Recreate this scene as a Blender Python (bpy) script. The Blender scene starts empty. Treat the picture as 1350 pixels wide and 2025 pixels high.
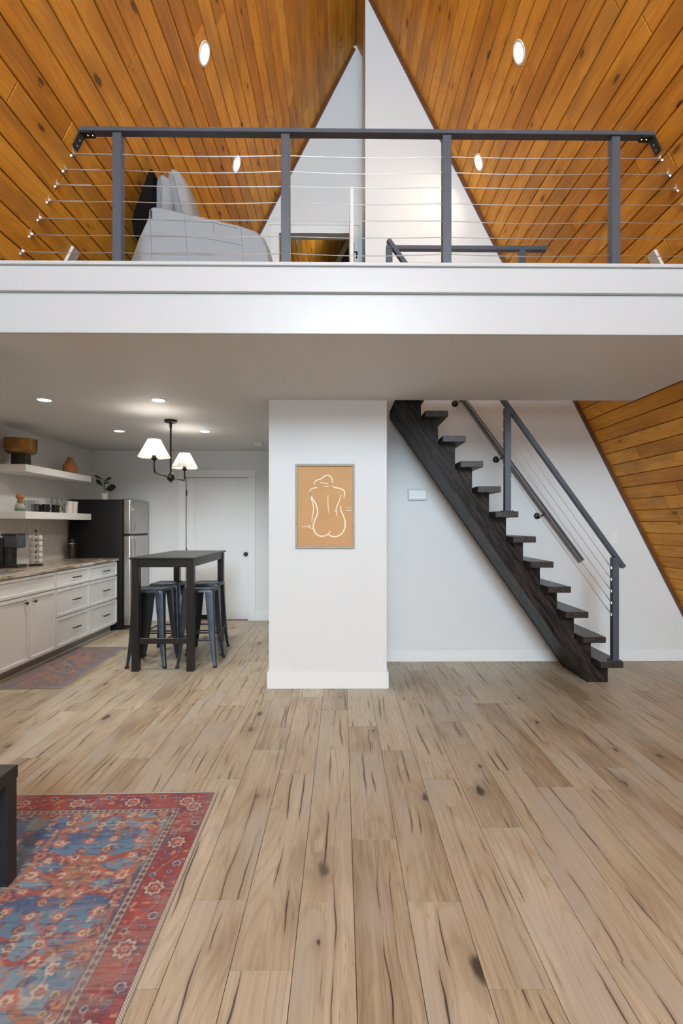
import bpy, bmesh, math, random
import numpy as np
from mathutils import Vector, Matrix

random.seed(7)
rng = np.random.default_rng(11)
PI = math.pi
scene = bpy.context.scene
COL = scene.collection

# ------------------------------------------------------------------ camera
F_PX, HORIZON, PRINCIPAL, YAW, EYE = 970.0, 1036.0, 685.7, 0.0100, 1.40
cam_data = bpy.data.cameras.new('camera')
cam = bpy.data.objects.new('camera', cam_data)
COL.objects.link(cam)
cam.location = (0, 0, EYE)
cam.rotation_euler = (PI / 2, 0, -YAW)
cam_data.sensor_fit = 'HORIZONTAL'
cam_data.sensor_width = 24.0
cam_data.lens = F_PX / 1350 * 24.0
cam_data.shift_x = -(PRINCIPAL - 675.0) / 1350
cam_data.shift_y = (HORIZON - 1012.5) / 1350
cam_data.clip_start = 0.05
scene.camera = cam

# ------------------------------------------------------------------ world, daylight, exposure
world = bpy.data.worlds.new('overcast_sky')
scene.world = world
world.use_nodes = True
bg = world.node_tree.nodes['Background']
bg.inputs[0].default_value = (0.90, 0.95, 1.0, 1)
bg.inputs[1].default_value = 1.0
scene.view_settings.view_transform = 'Standard'
scene.view_settings.look = 'None'
scene.view_settings.gamma = 1.0
scene.view_settings.use_curve_mapping = False
scene.view_settings.exposure = 0.30
scene.cycles.max_bounces = 7
scene.cycles.diffuse_bounces = 4
scene.cycles.glossy_bounces = 3
scene.cycles.transmission_bounces = 7
scene.cycles.transparent_max_bounces = 32
scene.cycles.caustics_reflective = True
scene.cycles.caustics_refractive = False
scene.cycles.use_light_tree = False

def area_light(name, loc, rot, sx, sy, power, color=(1, 1, 1), spread=PI):
    d = bpy.data.lights.new(name, 'AREA')
    d.shape = 'RECTANGLE'; d.size = sx; d.size_y = sy
    d.energy = power; d.color = color; d.spread = spread
    o = bpy.data.objects.new(name, d); COL.objects.link(o)
    o.location = loc; o.rotation_euler = rot
    return o

# daylight entering through the glazed front gable behind the camera
area_light('window_daylight_lower', (0.157, -5.25, 1.35), (PI / 2, 0, 0), 4.6, 2.3, 125, (0.665, 0.86, 1.0))
area_light('window_daylight_upper', (0.157, -5.25, 4.45), (PI / 2, 0, 0), 2.6, 2.6, 850, (0.665, 0.86, 1.0))

# ------------------------------------------------------------------ node helpers
class NT:
    def __init__(s, name):
        s.mat = bpy.data.materials.new(name); s.mat.use_nodes = True
        s.t = s.mat.node_tree
        s.b = s.t.nodes['Principled BSDF']
        s.out = s.t.nodes['Material Output']
    def n(s, kind, **kw):
        nd = s.t.nodes.new(kind)
        for k, v in kw.items(): setattr(nd, k, v)
        return nd
    def put(s, sock, v):
        if isinstance(v, bpy.types.NodeSocket): s.t.links.new(v, sock)
        else:
            if isinstance(v, tuple) and len(v) == 3 and sock.type == 'RGBA': v = (*v, 1)
            sock.default_value = v
    def m(s, op, a, b=0.0, c=None):
        nd = s.n('ShaderNodeMath', operation=op)
        s.put(nd.inputs[0], a); s.put(nd.inputs[1], b)
        if c is not None: s.put(nd.inputs[2], c)
        return nd.outputs[0]
    def vm(s, op, a, b):
        nd = s.n('ShaderNodeVectorMath', operation=op)
        s.put(nd.inputs[0], a); s.put(nd.inputs[1], b)
        return nd.outputs[0]
    def step(s, v, lo, hi, a=0.0, b=1.0):
        nd = s.n('ShaderNodeMapRange', interpolation_type='SMOOTHSTEP')
        for i, q in enumerate((v, lo, hi, a, b)): s.put(nd.inputs[i], q)
        return nd.outputs[0]
    def mix(s, f, a, b, mode='MIX'):
        nd = s.n('ShaderNodeMix', data_type='RGBA', blend_type=mode)
        s.put(nd.inputs[0], f); s.put(nd.inputs[6], a); s.put(nd.inputs[7], b)
        return nd.outputs[2]
    def noise(s, vec, scale=1.0, detail=2.0, rough=0.5, dist=0.0):
        nd = s.n('ShaderNodeTexNoise')
        s.put(nd.inputs['Vector'], vec)
        nd.inputs['Scale'].default_value = scale; nd.inputs['Detail'].default_value = detail
        nd.inputs['Roughness'].default_value = rough; nd.inputs['Distortion'].default_value = dist
        return nd.outputs[0]
    def voronoi(s, vec, scale=1.0):
        nd = s.n('ShaderNodeTexVoronoi')
        s.put(nd.inputs['Vector'], vec); nd.inputs['Scale'].default_value = scale
        return nd.outputs['Distance'], nd.outputs['Color']
    def obj(s): return s.n('ShaderNodeTexCoord').outputs['Object']
    def rnd(s): return s.n('ShaderNodeObjectInfo').outputs['Random']
    def comb(s, x, y, z):
        nd = s.n('ShaderNodeCombineXYZ')
        for i, v in enumerate((x, y, z)): s.put(nd.inputs[i], v)
        return nd.outputs[0]
    def sep(s, v):
        nd = s.n('ShaderNodeSeparateXYZ'); s.put(nd.inputs[0], v); return nd.outputs
    def bump(s, h, strength=0.2, dist=0.01):
        nd = s.n('ShaderNodeBump'); nd.inputs['Strength'].default_value = strength
        nd.inputs['Distance'].default_value = dist
        s.put(nd.inputs['Height'], h); s.t.links.new(nd.outputs[0], s.b.inputs['Normal'])
    def set(s, **kw):
        for k, v in kw.items(): s.put(s.b.inputs[k.replace('_', ' ')], v)

def plain(name, color, rough=0.5, metal=0.0, var=0.06, scale=6.0, bump=0.0, bscale=60.0, spec=0.5, coat=0.0):
    """a surface of one colour with faint procedural mottling and fine relief"""
    k = NT(name); v = k.obj()
    n = k.noise(v, scale, 3.0)
    dark = tuple(c * (1 - var) for c in color); lite = tuple(min(1, c * (1 + var)) for c in color)
    k.set(Base_Color=k.mix(n, dark, lite), Metallic=metal)
    k.set(Roughness=k.step(k.noise(v, scale * 3, 2.0), 0.2, 0.8, max(0.02, rough - 0.05), min(1, rough + 0.05)))
    k.b.inputs['Specular IOR Level'].default_value = spec
    k.b.inputs['Coat Weight'].default_value = coat
    if bump: k.bump(k.noise(v, bscale, 3.0), bump, 0.004)
    return k.mat

def plank_wood(name, dark, mid, lite, knot, knot_share, crack, rough, tone_var=0.3, spec=0.4, grey=None, kx=2.3, ky=7.0, ks=1.0, ring=0.22):
    """wood boards: x runs along the board, y across it; each board takes its own offset and tone"""
    k = NT(name)
    r = k.rnd()
    r2 = k.m('FRACT', k.m('MULTIPLY', r, 17.31)); r3 = k.m('FRACT', k.m('MULTIPLY', r, 71.7))
    v = k.vm('ADD', k.obj(), k.comb(k.m('MULTIPLY', r, 61.0), k.m('MULTIPLY', r2, 43.0), 0.0))
    x, y, z = k.sep(v)
    def sc(a, b, c=0.0): return k.comb(k.m('MULTIPLY', x, a), k.m('MULTIPLY', y, b), c)
    # knots: dark cores with a halo that pulls the grain aside
    wob = k.m('SUBTRACT', k.noise(sc(14.0, 30.0), 1.0, 1.0), 0.5)
    kd, kc = k.voronoi(k.vm('ADD', sc(kx, ky), k.comb(k.m('MULTIPLY', wob, 0.22), k.m('MULTIPLY', wob, 0.16), 0.0)))
    c0, c1, c2 = k.sep(kc)
    on = k.m('LESS_THAN', c0, knot_share)
    size = k.m('MULTIPLY', k.m('ADD', 0.035, k.m('MULTIPLY', k.m('POWER', c1, 2.0), 0.10)), ks)
    core = k.m('MULTIPLY', on, k.step(kd, size, k.m('MULTIPLY', size, 0.4), 0.0, 1.0))
    halo = k.m('MULTIPLY', on, k.step(kd, k.m('MULTIPLY', size, 3.6), k.m('MULTIPLY', size, 0.5), 0.0, 1.0))
    yy = k.m('ADD', y, k.m('MULTIPLY', halo, 0.022))
    def sg(a, b, c=0.0): return k.comb(k.m('MULTIPLY', x, a), k.m('MULTIPLY', yy, b), c)
    fine = k.noise(sg(4.0, 170.0), 1.0, 0.0)
    n1 = k.noise(sg(1.5, 38.0, 2.0), 1.0, 2.0, 0.65)
    n2 = k.noise(sc(1.7, 5.0, 7.0), 1.0, 2.0)
    field = k.noise(sg(0.8, 5.5, 3.3), 1.0, 0.0)
    rings = k.m('SINE', k.m('MULTIPLY', field, 95.0))
    tone = k.m('ADD', k.m('ADD', k.m('MULTIPLY', fine, 0.22), k.m('MULTIPLY', n1, 0.36)), k.m('MULTIPLY', n2, 0.42))
    tone = k.m('ADD', tone, k.m('MULTIPLY', k.m('SUBTRACT', r3, 0.5), tone_var))
    c = k.mix(k.step(tone, 0.28, 0.52), dark, mid)
    c = k.mix(k.step(tone, 0.48, 0.74), c, lite)
    c = k.mix(k.m('MULTIPLY', k.step(rings, 0.3, 1.0), ring), c, dark)
    if grey is not None:
        c = k.mix(k.m('MULTIPLY', k.step(k.noise(sc(1.3, 4.5, 21.0), 1.0, 1.0), 0.48, 0.68), grey[1]), c, grey[0])
    c = k.mix(k.m('MULTIPLY', halo, 0.45), c, dark)
    c = k.mix(k.m('MULTIPLY', core, 0.92), c, knot)
    h = k.noise(sc(2.5, 60.0, 5.0), 1.0, 0.0)
    if crack:
        ry = k.sep(k.obj())[1]
        line = side = None
        for q, (rr, seed) in enumerate(((r2, 3.0), (r3, 17.0))):
            # a split wandering along the grain, opening and closing
            wander = k.m('MULTIPLY', k.m('SUBTRACT', k.noise(k.comb(k.m('MULTIPLY', x, 1.6), seed, 0.0), 1.0, 2.0), 0.5), 0.085)
            off = k.m('ADD', k.m('MULTIPLY', k.m('SUBTRACT', rr, 0.5), 0.15), wander)
            d = k.m('ABSOLUTE', k.m('SUBTRACT', k.m('SUBTRACT', ry, off), k.m('MULTIPLY', wob, 0.006)))
            life = k.noise(k.comb(k.m('MULTIPLY', x, 2.3), seed + 7.0, 0.0), 1.0, 1.5)
            gate = k.step(life, 0.47, 0.53)
            wd = k.m('MULTIPLY', k.step(life, 0.47, 0.70), 0.0042)
            ln = k.m('MULTIPLY', k.step(d, k.m('ADD', wd, 0.0020), k.m('MULTIPLY', wd, 0.4), 0.0, 1.0), gate)
            sd = k.m('MULTIPLY', k.step(d, 0.017, 0.0, 0.0, 1.0), k.step(life, 0.42, 0.60))
            line = ln if line is None else k.m('MAXIMUM', line, ln)
            side = sd if side is None else k.m('MAXIMUM', side, sd)
        pores = k.m('MULTIPLY', k.step(k.noise(sg(9.0, 120.0, 41.0), 1.0, 1.0), 0.68, 0.76), k.step(n2, 0.42, 0.6))
        c = k.mix(k.m('MULTIPLY', side, 0.45), c, dark)
        c = k.mix(k.m('MULTIPLY', pores, 0.55), c, tuple(q * 0.55 for q in dark))
        c = k.mix(k.m('MULTIPLY', line, crack), c, knot)
    k.set(Base_Color=c, Roughness=k.step(n1, 0.2, 0.8, rough - 0.06, rough + 0.1))
    k.b.inputs['Specular IOR Level'].default_value = spec
    k.bump(h, 0.12, 0.003)
    return k.mat

# ------------------------------------------------------------------ mesh builder
class MB:
    def __init__(s): s.bm = bmesh.new()
    def box(s, x0, x1, y0, y1, z0, z1, bevel=0.0, seg=2, M=None):
        vs = [s.bm.verts.new((x, y, z)) for x in (x0, x1) for y in (y0, y1) for z in (z0, z1)]
        fs = [(0, 1, 3, 2), (4, 6, 7, 5), (0, 4, 5, 1), (2, 3, 7, 6), (0, 2, 6, 4), (1, 5, 7, 3)]
        faces = [s.bm.faces.new([vs[i] for i in f]) for f in fs]
        if bevel:
            es = list({e for f in faces for e in f.edges})
            g = bmesh.ops.bevel(s.bm, geom=es, offset=bevel, segments=seg, profile=0.5, affect='EDGES')
            vs = list({v for f in g['faces'] for v in f.verts} | {v for v in vs if v.is_valid})
        if M is not None: bmesh.ops.transform(s.bm, matrix=M, verts=vs)
        return s
    def prism(s, pts, a, b, axis='y'):
        """polygon pts (two coordinates) pushed from a to b along an axis"""
        def P(p, q):
            return {'y': (p[0], q, p[1]), 'x': (q, p[0], p[1]), 'z': (p[0], p[1], q)}[axis]
        A = [s.bm.verts.new(P(p, a)) for p in pts]; B = [s.bm.verts.new(P(p, b)) for p in pts]
        n = len(pts)
        s.bm.faces.new(A[::-1]); s.bm.faces.new(B)
        for i in range(n): s.bm.faces.new((A[i], A[(i + 1) % n], B[(i + 1) % n], B[i]))
        return s
    def tube(s, pts, r, n=8, cap=True, sq=None):
        """round (or rectangular sq=(a,b)) bar along points"""
        pts = [Vector(p) for p in pts]; rings = []
        for i, p in enumerate(pts):
            d = (pts[min(i + 1, len(pts) - 1)] - pts[max(i - 1, 0)]).normalized()
            up = Vector((0, 0, 1)) if abs(d.z) < 0.95 else Vector((0, 1, 0))
            u = d.cross(up).normalized(); w = u.cross(d).normalized()
            rad = r[i] if isinstance(r, (list, tuple)) else r
            if sq: off = [u * sx * sq[0] / 2 + w * sy * sq[1] / 2 for sx, sy in ((-1, -1), (1, -1), (1, 1), (-1, 1))]
            else: off = [(u * math.cos(2 * PI * k / n) + w * math.sin(2 * PI * k / n)) * rad for k in range(n)]
            rings.append([s.bm.verts.new(p + o) for o in off])
        m = len(rings[0])
        for A, B in zip(rings, rings[1:]):
            for k in range(m): s.bm.faces.new((A[k], A[(k + 1) % m], B[(k + 1) % m], B[k]))
        if cap:
            s.bm.faces.new(rings[0][::-1]); s.bm.faces.new(rings[-1])
        return s
    def lathe(s, prof, c=(0, 0, 0), n=24, M=None, close=False):
        """profile of (radius, z) turned about the vertical through c"""
        rings = []; vs = []
        for r, z in prof:
            if r < 1e-5: ring = [s.bm.verts.new((c[0], c[1], c[2] + z))]
            else: ring = [s.bm.verts.new((c[0] + r * math.cos(2 * PI * k / n), c[1] + r * math.sin(2 * PI * k / n), c[2] + z)) for k in range(n)]
            rings.append(ring); vs += ring
        pairs = list(zip(rings, rings[1:])) + ([(rings[-1], rings[0])] if close else [])
        for A, B in pairs:
            for k in range(n):
                a0, a1 = A[k % len(A)], A[(k + 1) % len(A)]; b0, b1 = B[k % len(B)], B[(k + 1) % len(B)]
                q = []
                for v in (a0, a1, b1, b0):
                    if v not in q: q.append(v)
                if len(q) > 2: s.bm.faces.new(q)
        if M is not None: bmesh.ops.transform(s.bm, matrix=M, verts=vs)
        return s
    def grid(s, fn, nu, nv, wrap=False):
        g = [[s.bm.verts.new(fn(i / nu, j / nv)) for j in range(nv + 1)] for i in range(nu + 1)]
        for i in range(nu):
            for j in range(nv): s.bm.faces.new((g[i][j], g[i + 1][j], g[i + 1][j + 1], g[i][j + 1]))
        return s
    def build(s, name, mat, parent=None, smooth=False, world=True, loc=None):
        me = bpy.data.meshes.new(name)
        bmesh.ops.recalc_face_normals(s.bm, faces=s.bm.faces)
        off = Vector((0, 0, 0))
        if world and parent is not None:
            p = parent
            while p is not None: off += p.location; p = p.parent
        if loc is not None: off += Vector(loc)
        if off.length > 0: bmesh.ops.translate(s.bm, vec=-off, verts=s.bm.verts)
        s.bm.to_mesh(me); s.bm.free()
        if smooth:
            for p in me.polygons: p.use_smooth = True
            try: me.set_sharp_from_angle(angle=math.radians(38))
            except Exception: pass
        me.materials.append(mat)
        o = bpy.data.objects.new(name, me); COL.objects.link(o)
        if parent is not None: o.parent = parent
        if loc is not None: o.location = loc
        return o

def tag(o, label=None, cat=None, group=None, kind=None):
    if label: o['label'] = label
    if cat: o['category'] = cat
    if group: o['group'] = group
    if kind: o['kind'] = kind
    return o

def thing(name, label, cat, loc, group=None, rz=0.0):
    o = bpy.data.objects.new(name, None); COL.objects.link(o)
    o.empty_display_size = 0.1
    o.location = loc; o.rotation_euler = (0, 0, rz)
    return tag(o, label, cat, group)

def copy_tree(o, parent=None):
    c = o.copy(); COL.objects.link(c)
    if parent is not None: c.parent = parent; c.matrix_parent_inverse = o.matrix_parent_inverse
    for ch in [q for q in bpy.data.objects if q.parent == o]: copy_tree(ch, c)
    return c

def structure(o, label): return tag(o, label, kind='structure')

# ------------------------------------------------------------------ materials
M_wall = plain('painted_wall', (0.675, 0.67, 0.665), 0.6, var=0.015, scale=2, bump=0.03, bscale=250)
M_trimw = plain('painted_trim', (0.74, 0.74, 0.735), 0.38, var=0.015, scale=3)
M_fascia = plain('dimmed_trim_white', (0.49, 0.49, 0.49), 0.33, var=0.015, scale=3)  # same white as the trim, colour darkened to offset strong window light
M_floor = plank_wood('oak_plank', (0.275, 0.195, 0.120), (0.445, 0.370, 0.262), (0.565, 0.495, 0.385), (0.045, 0.032, 0.021), 0.55, 0.95, 0.42, 0.22, 0.4, ((0.435, 0.40, 0.345), 0.55), 3.3, 7.0, 1.75, 0.24)
M_roof = plank_wood('stained_pine', (0.47, 0.175, 0.016), (0.73, 0.315, 0.032), (0.84, 0.42, 0.060), (0.120, 0.045, 0.012), 0.70, 0.0, 0.42, 0.26, 0.2, ((0.34, 0.150, 0.036), 0.50), 4.0, 11.0, 2.0, 0.28)
M_rooftrim = plain('dark_stained_trim', (0.13, 0.045, 0.014), 0.45, var=0.3, scale=12)
M_groove = plain('groove_backing', (0.035, 0.014, 0.005), 0.8, var=0.2)
M_floorbase = plain('floor_underlay', (0.05, 0.03, 0.015), 0.8, var=0.2)
M_black = plain('black_powdercoat', (0.060, 0.068, 0.090), 0.42, var=0.15, scale=20, spec=0.6)
M_blacktop = plain('black_bracket', (0.008, 0.008, 0.009), 0.45, var=0.15, scale=20)
M_steel = plain('cable_steel', (0.78, 0.77, 0.74), 0.35, 1.0, var=0.06, scale=40)
M_screw = plain('bright_screw', (0.62, 0.61, 0.59), 0.32, 1.0)
M_knob = plain('black_knob', (0.014, 0.013, 0.012), 0.4, var=0.1)

def dark_oak():
    k = NT('ebony_stained_oak'); v = k.obj(); x, y, z = k.sep(v)
    a = k.m('ADD', k.m('MULTIPLY', x, 0.573), k.m('MULTIPLY', z, -0.82)); b = k.m('ADD', k.m('MULTIPLY', x, 0.82), k.m('MULTIPLY', z, 0.573))
    g = k.noise(k.comb(k.m('MULTIPLY', a, 5.0), k.m('MULTIPLY', b, 60.0), k.m('MULTIPLY', y, 8.0)), 1.0, 4.0, 0.65)
    w = k.noise(k.comb(k.m('MULTIPLY', a, 2.0), k.m('MULTIPLY', b, 12.0), 0.0), 1.0, 2.0)
    c = k.mix(k.step(g, 0.38, 0.66), (0.007, 0.005, 0.0045), (0.042, 0.031, 0.026))
    c = k.mix(k.m('MULTIPLY', k.step(w, 0.55, 0.75), 0.4), c, (0.060, 0.044, 0.037))
    k.set(Base_Color=c, Roughness=0.45); k.b.inputs['Specular IOR Level'].default_value = 0.15; k.bump(g, 0.2, 0.003)
    return k.mat
M_stair = dark_oak()

def tread_oak():
    k = NT('ebony_tread_oak'); v = k.vm('ADD', k.obj(), k.comb(k.m('MULTIPLY', k.rnd(), 9.0), 0.0, 0.0)); x, y, z = k.sep(v)
    g = k.noise(k.comb(k.m('MULTIPLY', x, 60.0), k.m('MULTIPLY', y, 4.0), k.m('MULTIPLY', z, 60.0)), 1.0, 4.0, 0.65)
    c = k.mix(k.step(g, 0.35, 0.7), (0.012, 0.010, 0.009), (0.055, 0.047, 0.043))
    k.set(Base_Color=c, Roughness=0.36); k.bump(g, 0.15, 0.003)
    return k.mat
M_tread = tread_oak()

# ================================================================== THE SETTING
RX, RZ, RM = 0.157, 7.02, 0.5125          # ridge position and run-per-rise of the A-frame
def roof_x(z, side): return RX + side * RM * (RZ - z)
ZC, ZL = 2.455, 2.80                      # kitchen ceiling and loft floor
Y_FASCIA, Y_COL, Y_STAIR, Y_LOFT, Y_KIT, Y_BED = 2.716, 4.175, 4.99, 5.74, 7.12, 9.4
X_KIT = -3.62

# ---- floor of individual planks
PW, PL = 0.198, 1.213
floor = MB().box(X_KIT - 0.1, 3.9, -5.2, 7.3, -0.12, -0.012).build('floor', M_floorbase)
structure(floor, 'light oak plank floor with dark knots and cracks')

def chamfer_plank(L, W, T, ch):
    """board with eased top edges, top at z=0, x along it, origin mid-board"""
    a, b = L / 2, W / 2
    v = [(-a, -b, -T), (a, -b, -T), (a, b, -T), (-a, b, -T), (-a, -b, -ch), (a, -b, -ch), (a, b, -ch), (-a, b, -ch),
         (-a + ch, -b + ch, 0), (a - ch, -b + ch, 0), (a - ch, b - ch, 0), (-a + ch, b - ch, 0)]
    f = [(3, 2, 1, 0), (0, 1, 5, 4), (1, 2, 6, 5), (2, 3, 7, 6), (3, 0, 4, 7), (4, 5, 9, 8), (5, 6, 10, 9), (6, 7, 11, 10), (7, 4, 8, 11), (8, 9, 10, 11)]
    return v, f
MESHES = {}
def plank_mesh(name, L, W, T, ch, mat):
    key = (name, round(L, 3), round(W, 4))
    if key not in MESHES:
        v, f = chamfer_plank(L, W, T, ch)
        me = bpy.data.meshes.new(name); me.from_pydata(v, [], f); me.materials.append(mat); me.update()
        MESHES[key] = me
    return MESHES[key]

joint = {-3: 3.045, -2: 2.755, -1: 2.465, 0: 2.176, 1: 1.816, 2: 2.684}
for row in range(-19, 18):
    x0 = 0.0434 + PW * row
    ph = joint.get(row, random.uniform(0, PL)) % PL
    y = -0.4 + (ph - (-0.4)) % PL - PL
    while y < Y_KIT:
        a, b = max(y, -0.4), min(y + PL, Y_KIT)
        y += PL
        if b - a < 0.05: continue
        hid = (x0 > -0.55 and x0 + PW < 0.3 and a > 4.3) or (x0 > -0.55 and a > 5.1)
        if hid: continue
        o = bpy.data.objects.new('plank', plank_mesh('plank', round(b - a - 0.0022, 4), PW - 0.0022, 0.012, 0.0002, M_floor))
        COL.objects.link(o); o.parent = floor
        o.matrix_local = Matrix.Translation((x0 + PW / 2, (a + b) / 2, 0)) @ Matrix.Rotation(PI / 2, 4, 'Z')

# ---- roof: two slopes of boards over a dark backing
BW, BT = 0.1284, 0.016
SL = math.sqrt(1 + RM * RM)
def slope_frame(side, y, z):
    """matrix placing a board: local x along depth, local y up the slope, local z into the room"""
    up = Vector((-side * RM, 0, 1)).normalized(); nrm = Vector((-side, 0, -RM)).normalized(); ex = up.cross(nrm)
    p = Vector((roof_x(z, side), y, z))
    m = Matrix(((ex.x, up.x, nrm.x, p.x), (ex.y, up.y, nrm.y, p.y), (ex.z, up.z, nrm.z, p.z), (0, 0, 0, 1)))
    return m
def slab(mb, side, z0, z1, y0, y1, lift=BT, th=0.12):
    n = Vector((side, 0, RM)).normalized()
    pts = []
    for z, k in ((z0, lift), (z1, lift), (z1, lift + th), (z0, lift + th)):
        pts.append((roof_x(z, side) + n.x * k, z + n.z * k))
    mb.prism(pts, y0, y1, 'y')
roofL = MB(); slab(roofL, -1, ZL - 0.35, RZ, 1.2, Y_LOFT); roofL = structure(roofL.build('ceiling_left', M_groove), 'stained pine board ceiling on the side above the grey sofa')
roofR = MB(); slab(roofR, 1, 0, RZ, 1.2, Y_STAIR); roofR = structure(roofR.build('ceiling_right', M_groove), 'stained pine board ceiling sloping down beside the staircase')
rb = MB(); slab(rb, -1, 0, RZ, -5.2, 1.2, 0.0); slab(rb, 1, 0, RZ, -5.2, 1.2, 0.0); slab(rb, -1, 0, ZL - 0.35, 1.2, Y_FASCIA, BT)
slab(rb, 1, 0, RZ, Y_STAIR + 0.1, Y_LOFT, 0.0)
structure(rb.build('ceiling_front', M_roof), 'stained pine roof slopes over the window end')

def lay_boards(parent, side, z0, z1, y0, y1, cuts=(2.4, 3.7)):
    s0 = (RZ - z1) * SL; s1 = (RZ - z0) * SL
    i0, i1 = int(math.ceil(s0 / BW - 1e-6)), int(s1 / BW)
    for i in range(i0, i1):
        z = RZ - (i + 0.5) * BW / SL
        y = y0 - random.uniform(0, 2.2)
        while y < y1:
            L = random.uniform(*cuts); a, b = max(y, y0), min(y + L, y1); y += L
            if b - a < 0.02: continue
            L2 = math.floor((b - a - 0.002) * 50) / 50 if b < y1 - 1e-6 else b - a
            b = a + L2; y = min(y, b + 0.002) if b < y1 - 1e-6 else y
            o = bpy.data.objects.new('board', plank_mesh('board', L2, BW - 0.0060, BT, 0.0040, M_roof))
            COL.objects.link(o); o.parent = parent
            o.matrix_local = slope_frame(side, (a + b) / 2, z)
lay_boards(roofL, -1, ZL - 0.05, RZ, 1.2, Y_LOFT)
lay_boards(roofR, 1, ZL - 0.05, RZ, 1.2, Y_STAIR)
lay_boards(roofR, 1, 0.0, ZL - 0.05, 1.2, Y_STAIR)
lay_boards(roofL, -1, 0.0, ZL - 0.05, 1.2, Y_FASCIA - 0.01)
# the bedroom roof seen through the loft doorway
roofB = MB(); slab(roofB, -1, ZL - 0.2, RZ, Y_LOFT + 0.12, Y_BED); slab(roofB, 1, ZL - 0.2, RZ, Y_LOFT + 0.12, Y_BED)
roofB = structure(roofB.build('ceiling_bedroom', M_groove), 'stained pine boards of the room behind the open loft doorway')
lay_boards(roofB, -1, 4.2, RZ, Y_LOFT + 0.12, Y_BED, (3.6, 3.7))

structure(MB().prism([(RX - 0.014, RZ - 0.022), (RX + 0.014, RZ - 0.022), (RX + 0.22, RZ + 0.3), (RX - 0.22, RZ + 0.3)], -5.2, Y_BED, 'y').build('trim_7', M_rooftrim), 'dark ridge strip where the two board slopes meet')
# dark cove strips where the boards meet the white walls
def slope_trim(name, side, z0, z1, y, w=0.035, t=0.022, label=''):
    n = Vector((-side, 0, -RM)).normalized()
    pts = [(roof_x(z, side) + n.x * k, z + n.z * k) for z, k in ((z0, -0.004), (z1, -0.004), (z1, w), (z0, w))]
    structure(MB().prism(pts, y - t, y, 'y').build(name, M_rooftrim), label)
slope_trim('trim_1', 1, 0.02, ZL, Y_STAIR, label='dark stained strip between stair wall and sloping boards below the loft')
slope_trim('trim_2', 1, ZL + 0.02, RZ - 0.15, Y_STAIR, label='dark stained strip between the tall white loft wall and the boards')
slope_trim('trim_3', -1, ZL + 0.02, RZ - 0.06, Y_LOFT, label='dark stained strip along the recessed loft wall behind the sofa')

# ---- walls
def gable(mb, y0, y1, xl, zb, xr=None, zt=None):
    """wall following the roof: from x=xl to the right slope (or both slopes when xl is None)"""
    e = 0.02
    if xl is None: pts = [(roof_x(zb, -1) - e, zb), (roof_x(zb, 1) + e, zb), (RX, RZ + e)]
    else:
        pts = [(xl, zb), (roof_x(zb, 1) + e, zb)]
        pts += [(RX, RZ + e)] if xl <= RX else [(xl, RZ - (xl - RX) / RM + e)]
    mb.prism(pts, y0, y1, 'y')
w = MB(); gable(w, Y_STAIR, Y_STAIR + 0.1, 0.237, 0.0)
wall_stair = structure(w.build('wall_stair', M_wall), 'tall white wall behind the staircase rising to the ridge')
w = MB().prism([(Y_STAIR + 0.1, ZL), (Y_LOFT + 0.02, ZL), (Y_LOFT + 0.02, 6.84), (Y_STAIR + 0.1, 6.84)], 0.237, 0.337, 'x')
structure(w.build('wall_loft_return', M_wall), 'narrow white return wall beside the loft doorway')
# recessed loft wall with a doorway
DX0, DX1, DZ = -0.735, 0.085, 4.79
w = MB()
w.prism([(roof_x(ZL, -1) - 0.02, ZL), (DX0, ZL), (DX0, DZ), (roof_x(DZ, -1) - 0.02, DZ)], Y_LOFT, Y_LOFT + 0.12, 'y')
w.prism([(DX1, ZL), (0.337, ZL), (0.337, DZ), (DX1, DZ)], Y_LOFT, Y_LOFT + 0.12, 'y')
w.prism([(roof_x(DZ, -1) - 0.02, DZ), (0.337, DZ), (0.337, RZ - 0.18 / RM), (RX, RZ + 0.02)], Y_LOFT, Y_LOFT + 0.12, 'y')
structure(w.build('wall_loft', M_wall), 'white gable wall behind the sofa with a doorway')
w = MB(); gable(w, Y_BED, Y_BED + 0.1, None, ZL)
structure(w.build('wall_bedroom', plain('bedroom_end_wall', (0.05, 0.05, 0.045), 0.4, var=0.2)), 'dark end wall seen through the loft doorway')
n = Vector((1, 0, -RM)).normalized()
pts = [(roof_x(z, -1) + n.x * k, z + n.z * k) for z, k in ((ZL, 0.02), (6.93, 0.02), (6.85, 0.11), (ZL, 0.11))]
structure(MB().prism(pts, Y_BED - 0.03, Y_BED, 'y').build('trim_4', plain('pale_sloped_trim', (0.55, 0.48, 0.36), 0.5)), 'pale sloping trim seen through the loft doorway')
structure(MB().box(-2.5, 2.5, Y_LOFT + 0.02, Y_BED, ZL - 0.08, ZL).build('floor_bedroom', M_floor), 'plank floor behind the loft doorway')

# the pillar-like wall with the picture
w = structure(MB().box(-0.622, 0.383, Y_COL, Y_STAIR, 0, ZC, 0.003, 1).build('wall_pillar', M_wall), 'white pillar wall carrying the framed line drawing')
w = structure(MB().box(-0.622, -0.50, Y_STAIR, Y_KIT + 0.1, 0, ZC).build('wall_partition', M_wall), 'white partition running back from the pillar')
b = MB().box(-0.636, 0.397, Y_COL - 0.014, Y_COL, 0, 0.145, 0.003, 1)
b.box(-0.636, -0.622, Y_COL, Y_KIT - 0.02, 0, 0.145, 0.003, 1); b.box(0.383, 0.397, Y_COL, Y_STAIR - 0.014, 0, 0.145, 0.003, 1)
structure(b.build('baseboard_pillar', M_trimw), 'white baseboard wrapped round the pillar')
structure(MB().box(0.397, 3.62, Y_STAIR - 0.014, Y_STAIR, 0, 0.125, 0.003, 1).build('baseboard_stair', M_trimw), 'white baseboard under the staircase wall')
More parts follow.
